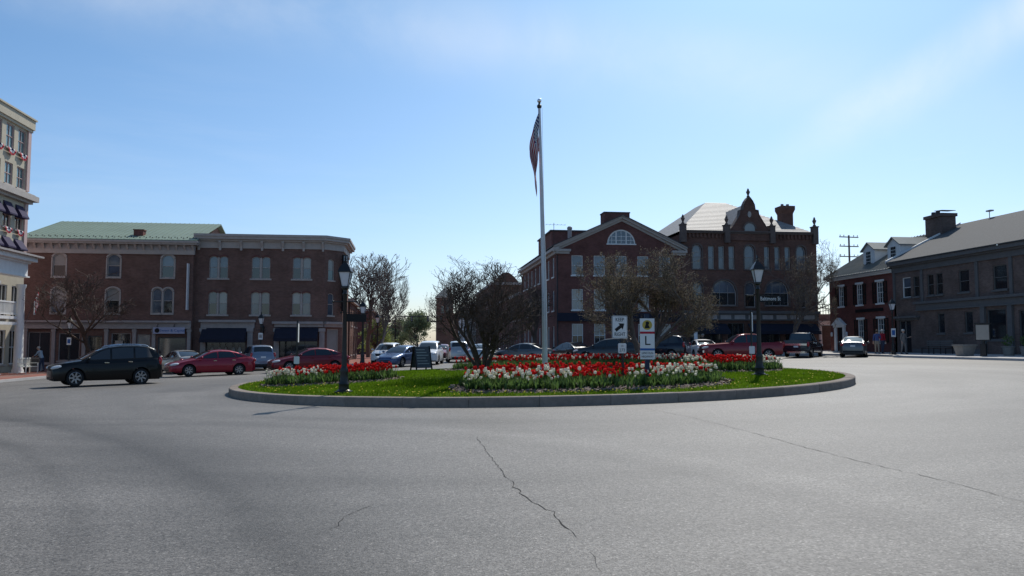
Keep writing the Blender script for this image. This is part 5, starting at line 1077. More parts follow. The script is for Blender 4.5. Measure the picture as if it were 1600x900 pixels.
# ------------------------------------------------------------------ flagpole and flag
fx, fy = 5.0, 29.4
fz = iz(fx, fy)
fp = thing('flagpole', 'tall tapering white flagpole in the middle of the island', 'flagpole', (fx, fy, fz))
m = MB(); m.tube([(0, 0, -.1), (-.02, 0, 3), (-.19, 0, 9.95)], [.105, .095, .05], 14); m.build('pole', M['pole_white'], fp, 60)
m = MB(); m.lathe([(.2, -.05), (.2, .08), (.14, .14), (.12, .2)], 14); m.build('base_collar', M['pole_white'], fp, 40)
m = MB(); m.ball((-.19, 0, 10.2), .085, 12, 8); m.build('ball_finial', M['chrome'], fp, 60)
m = MB(); m.lathe([(.05, 9.9), (.09, 9.95), (.09, 10.02), (.05, 10.06), (.03, 10.14)], 10, (-.19, 0, 0)); m.build('truck', M['black_iron'], fp, 40)
m = MB(); m.tube([(.03, -.12, .9), (-.1, -.09, 9.9)], .006, 4); m.build('halyard', M['trim_grey'], fp)
# limp flag: hangs in folds from its hoist; stripes and canton by cell
fl = thing('us_flag', 'limp red white and blue striped flag hanging down the flagpole', 'flag', (fx-.2, fy, fz+9.5))
NU, NV = 40, 26
def flag_pt(u, v):       # u along the fly 0..1, v down the hoist 0..1
    z_h = 9.72 - 1.45*v
    ln = 2.25*u; ang = 1.16 + .16*v + .10*u            # limp: the fly hangs steeply, gathered towards the pole
    fold = .13*math.sin(u*11 + v*1.2)*min(1, u*2.5)
    dx = -ln*math.cos(ang)*(.50 - .24*v) - .08*math.sin(PI*u)*(1-v); dz = -ln*math.sin(ang)*(.80 - .34*v*(1-u))
    return (fx - .17 - .06 + dx + .015*math.sin(v*9+u*4), fy - .06 + fold, fz + z_h + dz)
def flag_cell(i, j):
    u, v = (i+.5)/NU, (j+.5)/NV
    if u < .4 and v < 7/13: return 2
    return 0 if int(v*13) % 2 == 0 else 1
for idx, nm, mt in ((0, 'red_stripes', 'flag_red'), (1, 'white_stripes', 'flag_white'), (2, 'canton', 'flag_blue')):
    m = MB(lambda a, b, c: (a-fl.location.x, b-fl.location.y, c-fl.location.z))
    for i in range(NU):
        for j in range(NV):
            if flag_cell(i, j) == idx: m.quad(flag_pt(i/NU, j/NV), flag_pt((i+1)/NU, j/NV), flag_pt((i+1)/NU, (j+1)/NV), flag_pt(i/NU, (j+1)/NV))
    o = m.build(nm, M[mt], fl); sm_ = o.modifiers.new('cloth', 'SOLIDIFY'); sm_.thickness = .004
m = MB(lambda a, b, c: (a-fl.location.x, b-fl.location.y, c-fl.location.z))
for a in range(9):
    for b_ in range(6 if a % 2 == 0 else 5):
        u = .4*(b_+.7+(a % 2)*.5)/6.6; v = (7/13)*(a+.7)/9.6; p = Vector(flag_pt(u, v)); m.ball((p.x, p.y-.012, p.z), (.028, .008, .028), 5, 4)
m.build('stars', M['flag_white'], fl)['kind'] = 'stuff'

# ------------------------------------------------------------------ lamps
M['frost'] = pm('frost', (.66, .66, .68), .25, .08, spec=.6)
def lamp(label, x, y, z, k=1., blade=None, text=None, low=None, group='black lantern street lamps', brz=None):
    t_ = thing('street_lamp', label, 'street lamp', (x, y, z), -YAW, group); t_.scale = (k, k, k)
    m = MB(); m.lathe([(.21, 0), (.21, .07), (.16, .1), (.15, .22), (.165, .26), (.13, .34), (.115, .6), (.13, .66), (.085, .78)], 12); m.box(-.23, -.23, -.1, .23, .23, .05); m.build('base', M['black_iron'], t_, 35)
    m = MB(); m.lathe([(.085, .75), (.075, 1.2), (.055, 2.9), (.085, 2.95), (.055, 3.0), (.06, 3.08), (.11, 3.12), (.11, 3.16)], 12); m.build('post', M['black_iron'], t_, 35)
    m = MB(); m.tube([(-.34, 0, 2.72), (.34, 0, 2.72)], .018, 6); m.ball((-.36, 0, 2.72), .035, 8, 5); m.ball((.36, 0, 2.72), .035, 8, 5); m.build('ladder_bar', M['black_iron'], t_, 50)
    la = MB(); b0, b1, h0, h1 = .09, .172, 3.17, 3.6
    for sx in (-1, 1):
        for sy in (-1, 1): la.tube([(sx*b0, sy*b0, h0), (sx*b1, sy*b1, h1)], .014, 4)
    la.box(-b0-.02, -b0-.02, h0-.02, b0+.02, b0+.02, h0+.015); la.box(-b1-.025, -b1-.025, h1, b1+.025, b1+.025, h1+.03)
    ln_ = la.build('lantern', M['black_iron'], t_)
    for a, b_ in ((0, -1), (1, 0), (0, 1), (-1, 0)):
        g = MB(); f0, f1 = b0-.012, b1-.012
        if a == 0: g.hexa([(-f0, b_*f0, h0+.015), (f0, b_*f0, h0+.015), (f0, b_*(f0+.006), h0+.015), (-f0, b_*(f0+.006), h0+.015), (-f1, b_*f1, h1), (f1, b_*f1, h1), (f1, b_*(f1+.006), h1), (-f1, b_*(f1+.006), h1)])
        else: g.hexa([(a*f0, -f0, h0+.015), (a*f0, f0, h0+.015), (a*(f0+.006), f0, h0+.015), (a*(f0+.006), -f0, h0+.015), (a*f1, -f1, h1), (a*f1, f1, h1), (a*(f1+.006), f1, h1), (a*(f1+.006), -f1, h1)])
        g.build('pane', M['frost'], ln_)
    c_ = MB(); c_.lathe([(.285, h1+.03), (.26, h1+.07), (.2, h1+.16), (.1, h1+.27), (.06, h1+.3), (.07, h1+.34), (.03, h1+.37), (.04, h1+.42), (.012, h1+.52)], 4, a0=PI/4); c_.build('cap', M['black_iron'], t_)
    if blade:
        bz, bw, ang = blade; s_ = MB(); s_.box(.05, -.012, bz, .05+bw, .012, bz+.24); s_.tube([(-.12, 0, bz+.27), (.1+bw, 0, bz+.27)], .012, 5); s_.ball((-.13, 0, bz+.27), .03, 6, 5)
        so_ = s_.build('street_sign', M['black_paint'], t_); so_.rotation_euler = (0, 0, ang)
        if text: lettering(so_, text, .19, 'sign_white', (.055+bw/2, -.014, bz+.115), xs=.74)
    if low:
        s_ = MB(); s_.box(-.16, -.1, low[0], .16, -.085, low[1]); so_ = s_.build('sign_plate', M['sign_white'], t_)
        s_ = MB(); s_.box(-.11, -.105, low[0]+.12, .11, -.1, low[1]-.12); s_.build('sign_face', M[low[2]], so_)
    return t_
lamp('near black lantern lamp post on the left of the island grass', -1.81, 23.0, iz(-1.81, 23.0), .94, (2.12, .66, R_(38)))
lamp('black lantern lamp post with a white lettered street name at right', 11.35, 25.0, iz(11.35, 25.0), .96, (2.5, .74, R_(2)), 'Baltimore St')
lamp('black lantern lamp post behind the left one at the street corner', -3.35, 59, gz(-3.3, 59)+.0, 1.2)
lamp('lantern lamp post with a parking sign before the long brick block', -23.9, 60.4, gz(-23.9, 60.4)+.13, .95, None, None, (1.95, 2.5, 'sign_blue'))
lamp('lantern lamp post further down the far street at left', -3.0, 77, gz(-3, 77)+.13, 1.1)
lamp('lantern lamp post with a blue sign beside the people at right', 34.25, 53.3, gz(34.2, 53.3)+.13, 1.0, None, None, (1.25, 1.85, 'sign_blue'))
lamp('lantern lamp post with small signs before the gabled block', 23.4, 63.6, gz(23.4, 63.6)+.13, .9, (2.0, .9, 0), None, (1.5, 2.2, 'sign_white'))
lamp('lantern lamp post with white notices between the two awnings', -11.2, 62.9, gz(-11.2, 62.9)+.13, 1.0, None, None, (2.0, 2.5, 'trim_grey'))
# ------------------------------------------------------------------ signs on the island
def base(x, y): return (x, y, iz(x, y))
ks = thing('keep_right_sign', 'white keep right traffic sign on a dark post', 'traffic sign', base(5.95, 21.9), -YAW+R_(16))
m = MB(); m.hexa([(-.03, -.03, -.1), (.03, -.03, -.1), (.03, .03, -.1), (-.03, .03, -.1), (-.08, -.02, 2.0), (-.03, -.02, 2.0), (-.03, .03, 2.0), (-.08, .03, 2.0)]); m.build('post', M['black_iron'], ks)
def rrect(w, h, r, n=4):
    P = []
    for cx, cy, a0 in ((w/2-r, h/2-r, 0), (-w/2+r, h/2-r, 90), (-w/2+r, -h/2+r, 180), (w/2-r, -h/2+r, 270)):
        for i in range(n+1): a = R_(a0+90*i/n); P.append((cx+r*math.cos(a), cy+r*math.sin(a)))
    return P
KX, KZ = -.12, 1.62
m = MB(); m.prism([(KX+a, KZ+b_) for a, b_ in rrect(.47, .64, .04)], -.042, -.036); pl = m.build('sign_plate', M['sign_white'], ks)
m = MB(); Pn = rrect(.45, .62, .035); Qn = rrect(.43, .60, .03); n = len(Pn)
for i in range(n): j = (i+1) % n; m.hexa([(KX+Pn[i][0], -.0445, KZ+Pn[i][1]), (KX+Pn[j][0], -.0445, KZ+Pn[j][1]), (KX+Qn[j][0], -.0445, KZ+Qn[j][1]), (KX+Qn[i][0], -.0445, KZ+Qn[i][1])] + [(KX+a, -.0425, KZ+b_) for a, b_ in (Pn[i], Pn[j], Qn[j], Qn[i])])
m.build('border', M['black_paint'], pl)
lettering(pl, 'KEEP', .15, 'black_paint', (KX, -.044, KZ+.205), xs=.8); lettering(pl, 'RIGHT', .15, 'black_paint', (KX, -.044, KZ-.205), xs=.76)
ar = [(-.16, -.045), (.03, -.045), (.03, -.11), (.17, 0), (.03, .11), (.03, .045), (-.16, .045)]; ca, sa = math.cos(R_(36)), math.sin(R_(36))
m = MB(); m.prism([(KX+a*ca-b_*sa, KZ+a*sa+b_*ca) for a, b_ in ar], -.0455, -.0425); m.build('arrow', M['black_paint'], pl)
m = MB(); m.prism([(-.05+a, 1.03+b_) for a, b_ in rrect(.25, .28, .04)], -.042, -.036); p2 = m.build('route_plate', M['sign_pale'] if False else M['sign_white'], ks)
lettering(p2, 'SR', .085, 'trim_grey', (-.05, -.044, 1.09)); lettering(p2, '273', .12, 'trim_slate', (-.05, -.044, .975))
ls = thing('highway_marker', 'tall white highway marker with a big letter L and a round yellow medallion', 'sign', base(6.5, 21.45), -YAW)
m = MB(); m.box(-.06, -.045, -.1, .06, .06, 1.98); m.build('post', M['sign_post'] if 'sign_post' in M else pm('sign_post', (.03, .042, .075), .6), ls)
m = MB(); m.box(-.2, -.06, .74, .2, -.047, 1.86); lp = m.build('sign_board', M['sign_white'], ls)
m = MB(); m.box(-.2, -.066, 1.44, .2, -.0605, 1.5); m.build('red_band', M['sign_red'], lp)
m = MB(); m.box(-.2, -.066, .98, .2, -.0605, 1.04); m.build('blue_band', M['sign_blue'], lp)
M['gold'] = pm('gold', (.45, .34, .07), .45, .15, metal=.2)
m = MB(); m.lathe([(.135, -.066), (.135, -.061)], 20, (0, 0, 1.68), 'y'); m.build('medallion', M['gold'], lp)
m = MB(); m.prism([(-.075, 1.59), (.075, 1.59), (.05, 1.66), (.03, 1.68), (.055, 1.71), (.05, 1.76), (.0, 1.785), (-.045, 1.76), (-.04, 1.7), (-.06, 1.65)], -.0685, -.0665); m.build('bust', M['black_paint'], lp)
lettering(lp, 'L', .36, 'black_paint', (0, -.064, 1.24)); lettering(lp, 'LINCOLN', .085, 'trim_slate', (0, -.064, .91), xs=.85); lettering(lp, 'HIGHWAY', .085, 'trim_slate', (0, -.064, .81), xs=.82)
# two sign posts seen from the back / edge on
for lbl, x, y, ang in (('black sign post with its plate edge on at the left of the island', -4.5, 33.3, R_(101)), ('sign post with a tall edge on plate at the right of the island', 13.4, 30.2, R_(70))):
    q = thing('sign_post', lbl, 'sign post', base(x, y), -YAW)
    m = MB(); m.tube([(0, 0, -.1), (0, 0, 2.35)], .035, 8); m.build('post', M['black_iron'], q, 50)
    m = MB(); m.prism(rrect(.6, .75, .05), -.05, -.044); o = m.build('sign_plate', M['sign_white'], q); o.location = (0, 0, 1.85); o.rotation_euler = (0, 0, ang)
    m = MB(); m.prism(rrect(.22, .3, .03), -.05, -.044); o = m.build('small_plate', M['sign_white'], q); o.location = (0, 0, .75)
# sandwich board
sb = thing('sandwich_board', 'dark grey chalkboard sandwich board standing open at the far rim of the island', 'sandwich board', (0.55, 37.2, iz(.55, 37.2)), R_(22)); sb.scale = (1.1, 1.1, 1.1)
M['chalk'] = pm('chalk', (.075, .085, .10), .8, .15); M['chalk_line'] = pm('chalk_line', (.30, .33, .37), .9, .2)
for s_ in (-1, 1):
    m = MB(); m.hexa([(-.36, s_*.30, .12), (.36, s_*.30, .12), (.36, s_*.28, .12), (-.36, s_*.28, .12), (-.33, s_*.03, 1.0), (.33, s_*.03, 1.0), (.33, s_*.01, 1.0), (-.33, s_*.01, 1.0)]); o = m.build('board', M['chalk'], sb)
    for x in (-.36, .33): m = MB(); m.hexa([(x, s_*.36, 0), (x+.05, s_*.36, 0), (x+.05, s_*.31, 0), (x, s_*.31, 0), (x, s_*.04, 1.02), (x+.05, s_*.04, 1.02), (x+.05, s_*.0, 1.02), (x, s_*.0, 1.02)]); m.build('leg', M['black_paint'], sb)
    if s_ < 0:
        for k in range(6):
            z = .28+k*.115; y = -(.30-(z-.12)/.88*.27)-.006; m = MB(); m.box(-.26, y, z, .26-.07*(k % 3), y+.003, z+.035); m.build('chalk_line', M['chalk_line'], o)
# ------------------------------------------------------------------ right pavement furniture
pt = thing('stone_planter', 'pale tapered stone planter tub on the right pavement', 'planter', (34.4, 46.1, gz(34.4, 46.1)+.13), R_(80))
m = MB(); m.hexa([(-.42, -.3, 0), (.42, -.3, 0), (.42, .3, 0), (-.42, .3, 0), (-.6, -.42, .62), (.6, -.42, .62), (.6, .42, .62), (-.6, .42, .62)]); m.build('tub', M['terra'], pt)
m = MB(); m.box(-.65, -.47, .62, .65, .47, .72); m.build('rim', M['terra'], pt); m = MB(); m.box(-.55, -.38, .70, .55, .38, .735); m.build('soil', M['mulch'], pt)
ib = thing('information_board', 'cream information panel in a black frame beside the planter', 'notice board', (34.6, 44.7, gz(34.6, 44.7)+.13), R_(-60))
m = MB(); m.box(-.16, -.1, 0, .16, .1, .75); m.build('post', M['black_iron'], ib); m = MB(); m.box(-.42, -.05, .95, .42, .05, 1.95); m.box(-.46, -.08, 1.95, .46, .08, 2.02); m.box(-.08, -.05, .7, .08, .05, .96); fo = m.build('frame', M['black_iron'], ib)
m = MB(); m.box(-.37, -.058, 1.0, .37, -.051, 1.9); m.build('panel', M['cream'], fo)
for x, y, lbl in ((36.2, 44.6, 'dark round shrub tub by the right shop window'), (36.4, 43.4, 'second dark tub further right by the shop window')):
    q = thing('shrub_tub', lbl, 'planter', (x, y, gz(x, y)+.13)); m = MB(); m.lathe([(.28, 0), (.36, .5), (.4, .52), (.38, .56)], 12); m.build('tub', M['terra'], q, 40); m = MB()
    rq = random.Random(int(x*10))
    for _ in range(160): a = Vector((rq.gauss(0, 1), rq.gauss(0, 1), rq.gauss(0, 1))).normalized()*rq.uniform(.2, .36); m.add([(a.x, a.y, .9+a.z), (a.x+rq.gauss(0, .06), a.y+rq.gauss(0, .06), .9+a.z+.07), (a.x+rq.gauss(0, .06), a.y+rq.gauss(0, .06), .9+a.z-.02)], [(0, 1, 2)])
    m.build('shrub', M['stem'], q)
bt = thing('bistro_bench', 'dark slatted bench against the grey wall right of the people', 'bench', (36.9, 52.0, gz(36.9, 52)+.13), -PI/2)
for i in range(3): m = MB(); m.box(-1.4, -.5+i*.14, .43, 1.4, -.39+i*.14, .46); m.build('seat_slat', M['trim_slate'], bt)
for i in range(3): m = MB(); m.box(-1.4, .0, .55+i*.14, 1.4, .03, .65+i*.14); m.build('back_slat', M['trim_slate'], bt)
for x in (-1.3, 0, 1.25): m = MB(); m.box(x, -.5, 0, x+.05, -.45, .43); m.box(x, .03, 0, x+.05, .07, .95); m.box(x, -.5, .40, x+.05, .03, .43); m.build('frame', M['black_iron'], bt)
# utility pole
up = thing('utility_pole', 'wooden utility pole with three crossarms behind the dormer house', 'utility pole', (46.7, 80, gz(46.7, 80)-.55))
m = MB(); m.tube([(0, 0, -1), (0, 0, 12.8)], [.14, .09], 10); m.build('pole', M['bark_pale'], up, 50)
for z in (12.6, 11.6, 10.5):
    m = MB(); m.box(-1.15, -.05, z-.05, 1.15, .05, z+.05); o = m.build('crossarm', M['bark_pale'], up); o.rotation_euler = (0, 0, .1)
    for x in (-1.05, -.6, .6, 1.05): m = MB(); m.lathe([(.03, z+.07), (.05, z+.12), (.05, z+.2), (.02, z+.24)], 6, (x, 0, 0)); m.build('insulator', M['trim_grey'], o)
# ------------------------------------------------------------------ people
def person(label, x, y, z, rz, shirt, trousers, hair, arm_l, arm_r, lean=0., hgt=1.74, skirt=None):
    """arm_*: list of elbow, hand offsets from the shoulder (forward, out, up)"""
    t_ = thing('person', label, 'person', (x, y, z), rz); k = hgt/1.74
    J = {}; V = []; E_ = []; Rr = []
    def jt(n, p, r, par=None):
        dzl = max(0, p[2]-.9)*lean; V.append(((p[0]+dzl)*k, p[1]*k, p[2]*k)); Rr.append(r*k); J[n] = len(V)-1
        if par: E_.append((J[par], J[n]))
    jt('pelvis', (0, 0, .95), .155); jt('waist', (0, 0, 1.10), .14, 'pelvis'); jt('chest', (.01, 0, 1.30), .165, 'waist'); jt('up', (0, 0, 1.43), .12, 'chest'); jt('neck', (.01, 0, 1.51), .06, 'up'); jt('jaw', (.03, 0, 1.57), .075, 'neck'); jt('head', (.02, 0, 1.66), .098, 'jaw'); jt('crown', (.01, 0, 1.72), .07, 'head')
    for s_, nm, am in ((1, 'l', arm_l), (-1, 'r', arm_r)):
        jt('hip'+nm, (0, s_*.095, .88), .105, 'pelvis'); st = .10*s_
        jt('knee'+nm, (.03+st*.6, s_*.105, .49), .068, 'hip'+nm); jt('ank'+nm, (-.02+st, s_*.11, .09), .045, 'knee'+nm); jt('heel'+nm, (st+.0, s_*.11, .05), .045, 'ank'+nm); jt('toe'+nm, (.17+st, s_*.125, .035), .035, 'heel'+nm)
        jt('sh'+nm, (0, s_*.19, 1.42), .068, 'up'); e, h = am
        jt('el'+nm, (e[0], s_*(.21+e[1]), 1.42+e[2]), .047, 'sh'+nm); jt('wr'+nm, (h[0], s_*(.21+h[1]), 1.42+h[2]), .032, 'el'+nm)
    me = bpy.data.meshes.new('body'); me.from_pydata(V, E_, []); o = bpy.data.objects.new('body', me); COL.objects.link(o)
    md = o.modifiers.new('skin', 'SKIN'); md.use_smooth_shade = True
    for i, r in enumerate(Rr): sv = me.skin_vertices[0].data[i]; sv.radius = (r, r); sv.use_root = i == 0
    o.modifiers.new('sub', 'SUBSURF').levels = 2
    dg = bpy.context.evaluated_depsgraph_get(); m2_ = bpy.data.meshes.new_from_object(o.evaluated_get(dg)); bpy.data.objects.remove(o)
    m2_.materials.clear()
    for q in (M['skin'], shirt, trousers, M['plastic']): m2_.materials.append(q)
    for p in m2_.polygons:
        c = p.center; zz = c.z/k; side = abs(c.y)/k
        hands = any((Vector(V[J['wr'+n]]) - c).length < .07*k for n in 'lr')
        p.material_index = 0 if (zz > 1.50 or hands) else (3 if zz < .10 else (2 if zz < .98 and not any((Vector(V[J['el'+n]])-c).length < .14*k for n in 'lr') else 1)); p.use_smooth = True
    body = put('body', m2_, t_)
    # hands with five fingers, closed into the same figure's arm ends
    m = MB()
    for s_, nm in ((1, 'l'), (-1, 'r')):
        w = Vector(V[J['wr'+nm]]); d = (w - Vector(V[J['el'+nm]])).normalized(); sd_ = d.cross(Vector((0, 0, 1))); sd_ = sd_.normalized() if sd_.length > .1 else Vector((1, 0, 0)); up_ = sd_.cross(d)
        pc = w + d*.05; m.tube([w-d*.01, pc, w+d*.09], [.03, .038, .03], 6)
        for i in range(4):
            b0 = w + d*.085 + sd_*(-.028+.019*i); l_ = (.07, .08, .075, .06)[i]; m.tube([b0, b0+d*l_*.5-up_*.006, b0+d*l_-up_*.025], [.0095, .009, .007], 5)
        b0 = w + d*.04 - sd_*.034; m.tube([b0, b0-sd_*.025+d*.03, b0-sd_*.028+d*.06-up_*.01], [.011, .010, .008], 5)
    m.build('hands', M['skin'], body, 60)
    hd_ = Vector(V[J['head']]); m = MB()
    m.ball((hd_.x+.105*k, 0, hd_.z-.015), (.02, .014, .026), 6, 5)
    for s_ in (-1, 1): m.ball((hd_.x+.0, s_*.10*k, hd_.z-.01), (.022, .012, .034), 6, 5)
    m.build('nose_and_ears', M['skin'], body, 60)
    m = MB(); [m.ball((hd_.x+.092*k, s_*.034, hd_.z+.018), (.01, .014, .008), 6, 4) for s_ in (-1, 1)]; m.box(hd_.x+.085*k, -.025, hd_.z-.068, hd_.x+.099*k, .025, hd_.z-.06); m.build('eyes_and_mouth', M['plastic'], body)
    m = MB(); m.ball((hd_.x-.02, 0, hd_.z+.035), (.115*k, .112*k, .10*k), 10, 7); m.build('hair', hair, body, 60)
    return t_
M['denim'] = pm('denim', (.05, .065, .11), .85, .1); M['khaki'] = pm('khaki', (.30, .25, .20), .85, .1); M['shirt_blue'] = pm('shirt_blue', (.07, .10, .24), .8, .1); M['shirt_red'] = pm('shirt_red', (.34, .02, .035), .8, .1)
M['coat_grey'] = pm('coat_grey', (.22, .20, .19), .85, .1); M['hair_brown'] = pm('hair_brown', (.06, .04, .03), .7); M['hair_grey'] = pm('hair_grey', (.5, .48, .46), .7); M['shirt_pale'] = pm('shirt_pale', (.34, .42, .50), .8, .12); M['shirt_black'] = pm('shirt_black', (.02, .02, .022), .8)
DOWN = ((-.03, .03, -.29), (.06, .04, -.54)); BENT = ((.02, .05, -.28), (.24, .0, -.30)); POINT = ((.10, .03, -.26), (.36, .02, -.20)); REACH = ((.20, .03, -.22), (.42, .0, -.34))
gp = lambda x, y: gz(x, y)+.13
person('person in a blue shirt and pale trousers beside the red shirt', 34.75, 56.1, gp(34.7, 56.1), R_(60), M['shirt_blue'], M['khaki'], M['hair_brown'], DOWN, BENT)
person('person in a red shirt and dark shorts behind the blue shirt', 35.3, 56.3, gp(35.3, 56.3), R_(20), M['shirt_red'], M['denim'], M['hair_grey'], BENT, DOWN, hgt=1.76)
person('person in a grey coat holding out a hand right of the lamp', 35.1, 53.4, gp(35.1, 53.4), R_(-70), M['coat_grey'], M['coat_grey'], M['hair_grey'], POINT, DOWN)
person('person in a pale blue shirt bending at the tables left of the suv', -26.2, 61.6, gp(-26.2, 61.6), R_(175), M['shirt_pale'], M['denim'], M['hair_grey'], REACH, REACH, lean=.35)
person('person in black standing before the brown block shop front', 24.1, 63.8, gp(24.1, 63.8), R_(-100), M['shirt_black'], M['denim'], M['hair_grey'], DOWN, BENT)
# vending tables and hydrant before the long brick block
for i, x in enumerate((-27.6, -26.8)):
    q = thing('vending_cabinet', 'low dark cabinet left of the bending person' if i == 0 else 'low pale cabinet beside the bending person', 'cabinet', (x, 62.2, gp(x, 62.2)))
    m = MB(); m.box(-.3, -.25, 0, .3, .25, .95); m.build('case', M['black_paint'] if i == 0 else M['trim_grey'], q); m = MB(); m.box(-.33, -.28, .95, .33, .28, 1.0); m.build('top', M['trim_grey'], q); m = MB(); m.box(-.24, -.262, .35, .24, -.252, .88); m.build('front_panel', M['trim_slate'], q)
q = thing('red_canopy_cart', 'small cart under a red dome beyond the suv bonnet', 'cart', (-22.0, 62.8, gp(-22, 62.8)))
m = MB(); m.lathe([(.26, 1.02), (.24, 1.2), (.14, 1.33), (.02, 1.38)], 12); m.build('dome', M['sign_red'], q, 40); m = MB(); m.tube([(0, 0, 0), (0, 0, 1.05)], .05, 8); m.lathe([(.2, 0), (.2, .05), (.06, .1)], 10); m.build('stand', M['black_iron'], q, 40)
hf = thing('porch_flag', 'small flag on a slanting pole from the hotel column', 'flag', (-26.0, 58.9, 3.6))
m = MB(); m.tube([(0, -.6, -.6), (.1, 1.1, 1.7)], .02, 6); m.build('staff', M['black_iron'], hf)
for k in range(6): m = MB(); m.hexa([(.1-.02, .45+k*.1, .95+k*.13-.9), (.1+.02, .45+k*.1, .95+k*.13-.9), (.1+.04, .55+k*.1, 1.05+k*.13-1.0), (.1, .55+k*.1, 1.05+k*.13-1.0), (.1-.02, .45+k*.1, .95+k*.13), (.1+.02, .45+k*.1, .95+k*.13), (.1+.03, .55+k*.1, 1.05+k*.13), (.1, .55+k*.1, 1.05+k*.13)]); m.build('stripe', M['flag_red'] if k % 2 else M['flag_white'], hf)

# ------------------------------------------------------------------ trees
def tree(label, x, y, z, H, spread, seed, stems=1, levels=4, bark='bark', buds=None, nbud=0, fork=.25, up=.55, r0=.1, kids=(5, 6, 6, 5), name='bare_tree', budsize=.05, shape=1., rmin=.008):
    rnd = random.Random(seed); t_ = thing(name, label, 'tree', (x, y, z)); tr, cr = MB(), MB(); tips = []
    def grow(p, d, L_, r, lvl):
        n = 4 if lvl < 2 else 3; P = [p]; q = p.copy(); dd = d.copy()
        for i in range(n):
            dd = (dd + Vector((rnd.gauss(0, .14), rnd.gauss(0, .14), rnd.gauss(0, .10) + .05*up))).normalized(); q = q + dd*(L_/n); P.append(q.copy())
        rad = [max(r*(1-.62*i/n), rmin) for i in range(n+1)]
        (tr if lvl < 2 else cr).tube(P, rad, 7 if lvl == 0 else (5 if lvl == 1 else (4 if lvl == 2 else 3)), lvl < 1)
        if lvl >= levels: tips.extend(P[1:]); return
        for c in range(kids[min(lvl, len(kids)-1)]):
            f = rnd.uniform(.28 if lvl else fork, 1.0); i = min(n-1, int(f*n)); b0 = P[i].lerp(P[i+1], f*n-i)
            ax = dd.orthogonal().normalized(); ax.rotate(Quaternion(dd, rnd.uniform(0, 6.283))); cd = dd.copy(); cd.rotate(Quaternion(ax, R_(rnd.uniform(22, 58))))
            cd = (cd + Vector((0, 0, up*.32))).normalized()
            grow(b0, cd, L_*rnd.uniform(.42, .72), rad[i]*.55, lvl+1)
    for s_ in range(stems):
        a = 2*PI*s_/stems + rnd.uniform(-.4, .4); tilt = (rnd.uniform(.12, .5) if stems > 1 else .04)*shape
        d = Vector((math.cos(a)*tilt, math.sin(a)*tilt, 1)).normalized(); grow(Vector((math.cos(a)*.05*(stems > 1), math.sin(a)*.05*(stems > 1), -.1)), d, H*.58, r0*(.62 if stems > 1 else 1), 0)
    # fit to the measured height and spread
    allv = cr.v + tr.v; mz = sorted(v[2] for v in allv)[int(len(allv)*.992)]; xs_ = sorted(abs(v[0]) + 0 for v in cr.v); mr = xs_[int(len(xs_)*.985)]
    kz, kx = H/mz, spread/2/mr
    def fit(v):
        g = max(0, min(1, v[2]/mz*3)); a_, b_, c_ = v[0]*(1+(kx-1)*g), v[1]*(1+(kx-1)*g), v[2]*kz; rr_ = math.hypot(a_, b_); lim = spread*.46
        f = (lim + (rr_-lim)*.3)/rr_ if rr_ > lim else 1
        if c_ > H*.97: c_ = H*.97 + (c_-H*.97)*.4
        return (a_*f, b_*f, c_)
    tr.v = [fit(v) for v in tr.v]; cr.v = [fit(v) for v in cr.v]
    tr.build('trunk', M[bark], t_, 60); cr.build('crown', M[bark], t_)
    if buds:
        b_ = MB()
        for _ in range(nbud):
            p = Vector(fit(rnd.choice(tips))) + Vector((rnd.gauss(0, .06), rnd.gauss(0, .06), rnd.gauss(0, .06))); s2 = budsize*rnd.uniform(.5, 1.2)
            e1 = Vector((rnd.gauss(0, 1), rnd.gauss(0, 1), rnd.gauss(0, 1))).normalized()*s2; e2 = e1.orthogonal().normalized()*s2*.6; b_.add([p-e1, p+e2, p+e1, p-e2], [(0, 1, 2, 3)])
        b_.build('buds', M[buds], t_)
    return t_
for k in ('bud_tan', 'bud_red', 'leaf_spring', 'leaf_far'): leafy(M[k], .35)
tree('small bare many stemmed tree in the middle of the island', 2.55, 28.0, iz(2.55, 28), 3.85, 4.1, 6, 8, 4, 'bark', 'bud_red', 3000, .3, .7, .11, (5, 5, 5, 4), budsize=.018, rmin=.0052)
tree('wide brown budding tree before the gabled block', 10.4, 35.0, iz(10.4, 35), 5.1, 6.5, 9, 5, 4, 'bark_pale', 'bud_tan', 26000, .25, .8, .17, (5, 5, 6, 4), name='budding_tree', budsize=.04, shape=1.1, rmin=.0075)
tree('bare tree before the long brick block left', -23.0, 62.4, gp(-23, 62.4), 7.0, 7.8, 12, 1, 4, 'bark', 'bud_red', 2000, .38, .6, .13, (7, 5, 5, 4), rmin=.010, budsize=.04)
tree('bare tree with reddish trunk at the far street corner', -2.75, 66.3, gp(-2.75, 66.3), 7.6, 5.6, 15, 1, 4, 'bark_pale', None, 0, .3, .9, .17, (9, 6, 6, 4), rmin=.013)
tree('tall bare tree behind the brick corner block', -4.6, 92, gp(-4.6, 92), 11.6, 9.5, 18, 1, 4, 'bark_pale', None, 0, .3, .8, .25, (9, 7, 6, 4), rmin=.017)
tree('bare tree before the brown block behind the right lamp', 31.2, 63.4, gp(31.2, 63.4), 8.2, 8.0, 23, 1, 4, 'bark_pale', 'bud_tan', 9000, .3, .6, .18, (8, 6, 6, 4), budsize=.045, rmin=.011)
tree('bare tree beside the gabled block on the far street', 10.6, 68.5, gp(10.4, 68.5), 6.2, 5.0, 31, 1, 4, 'bark', None, 0, .35, .6, .16, (8, 6, 6, 4), rmin=.013)
tree('tall bare tree behind the gap right of the brown block', 43.2, 86, gz(43.5, 88), 12.5, 9.5, 37, 1, 4, 'bark_pale', None, 0, .3, .8, .25, (9, 7, 6, 4), rmin=.017)
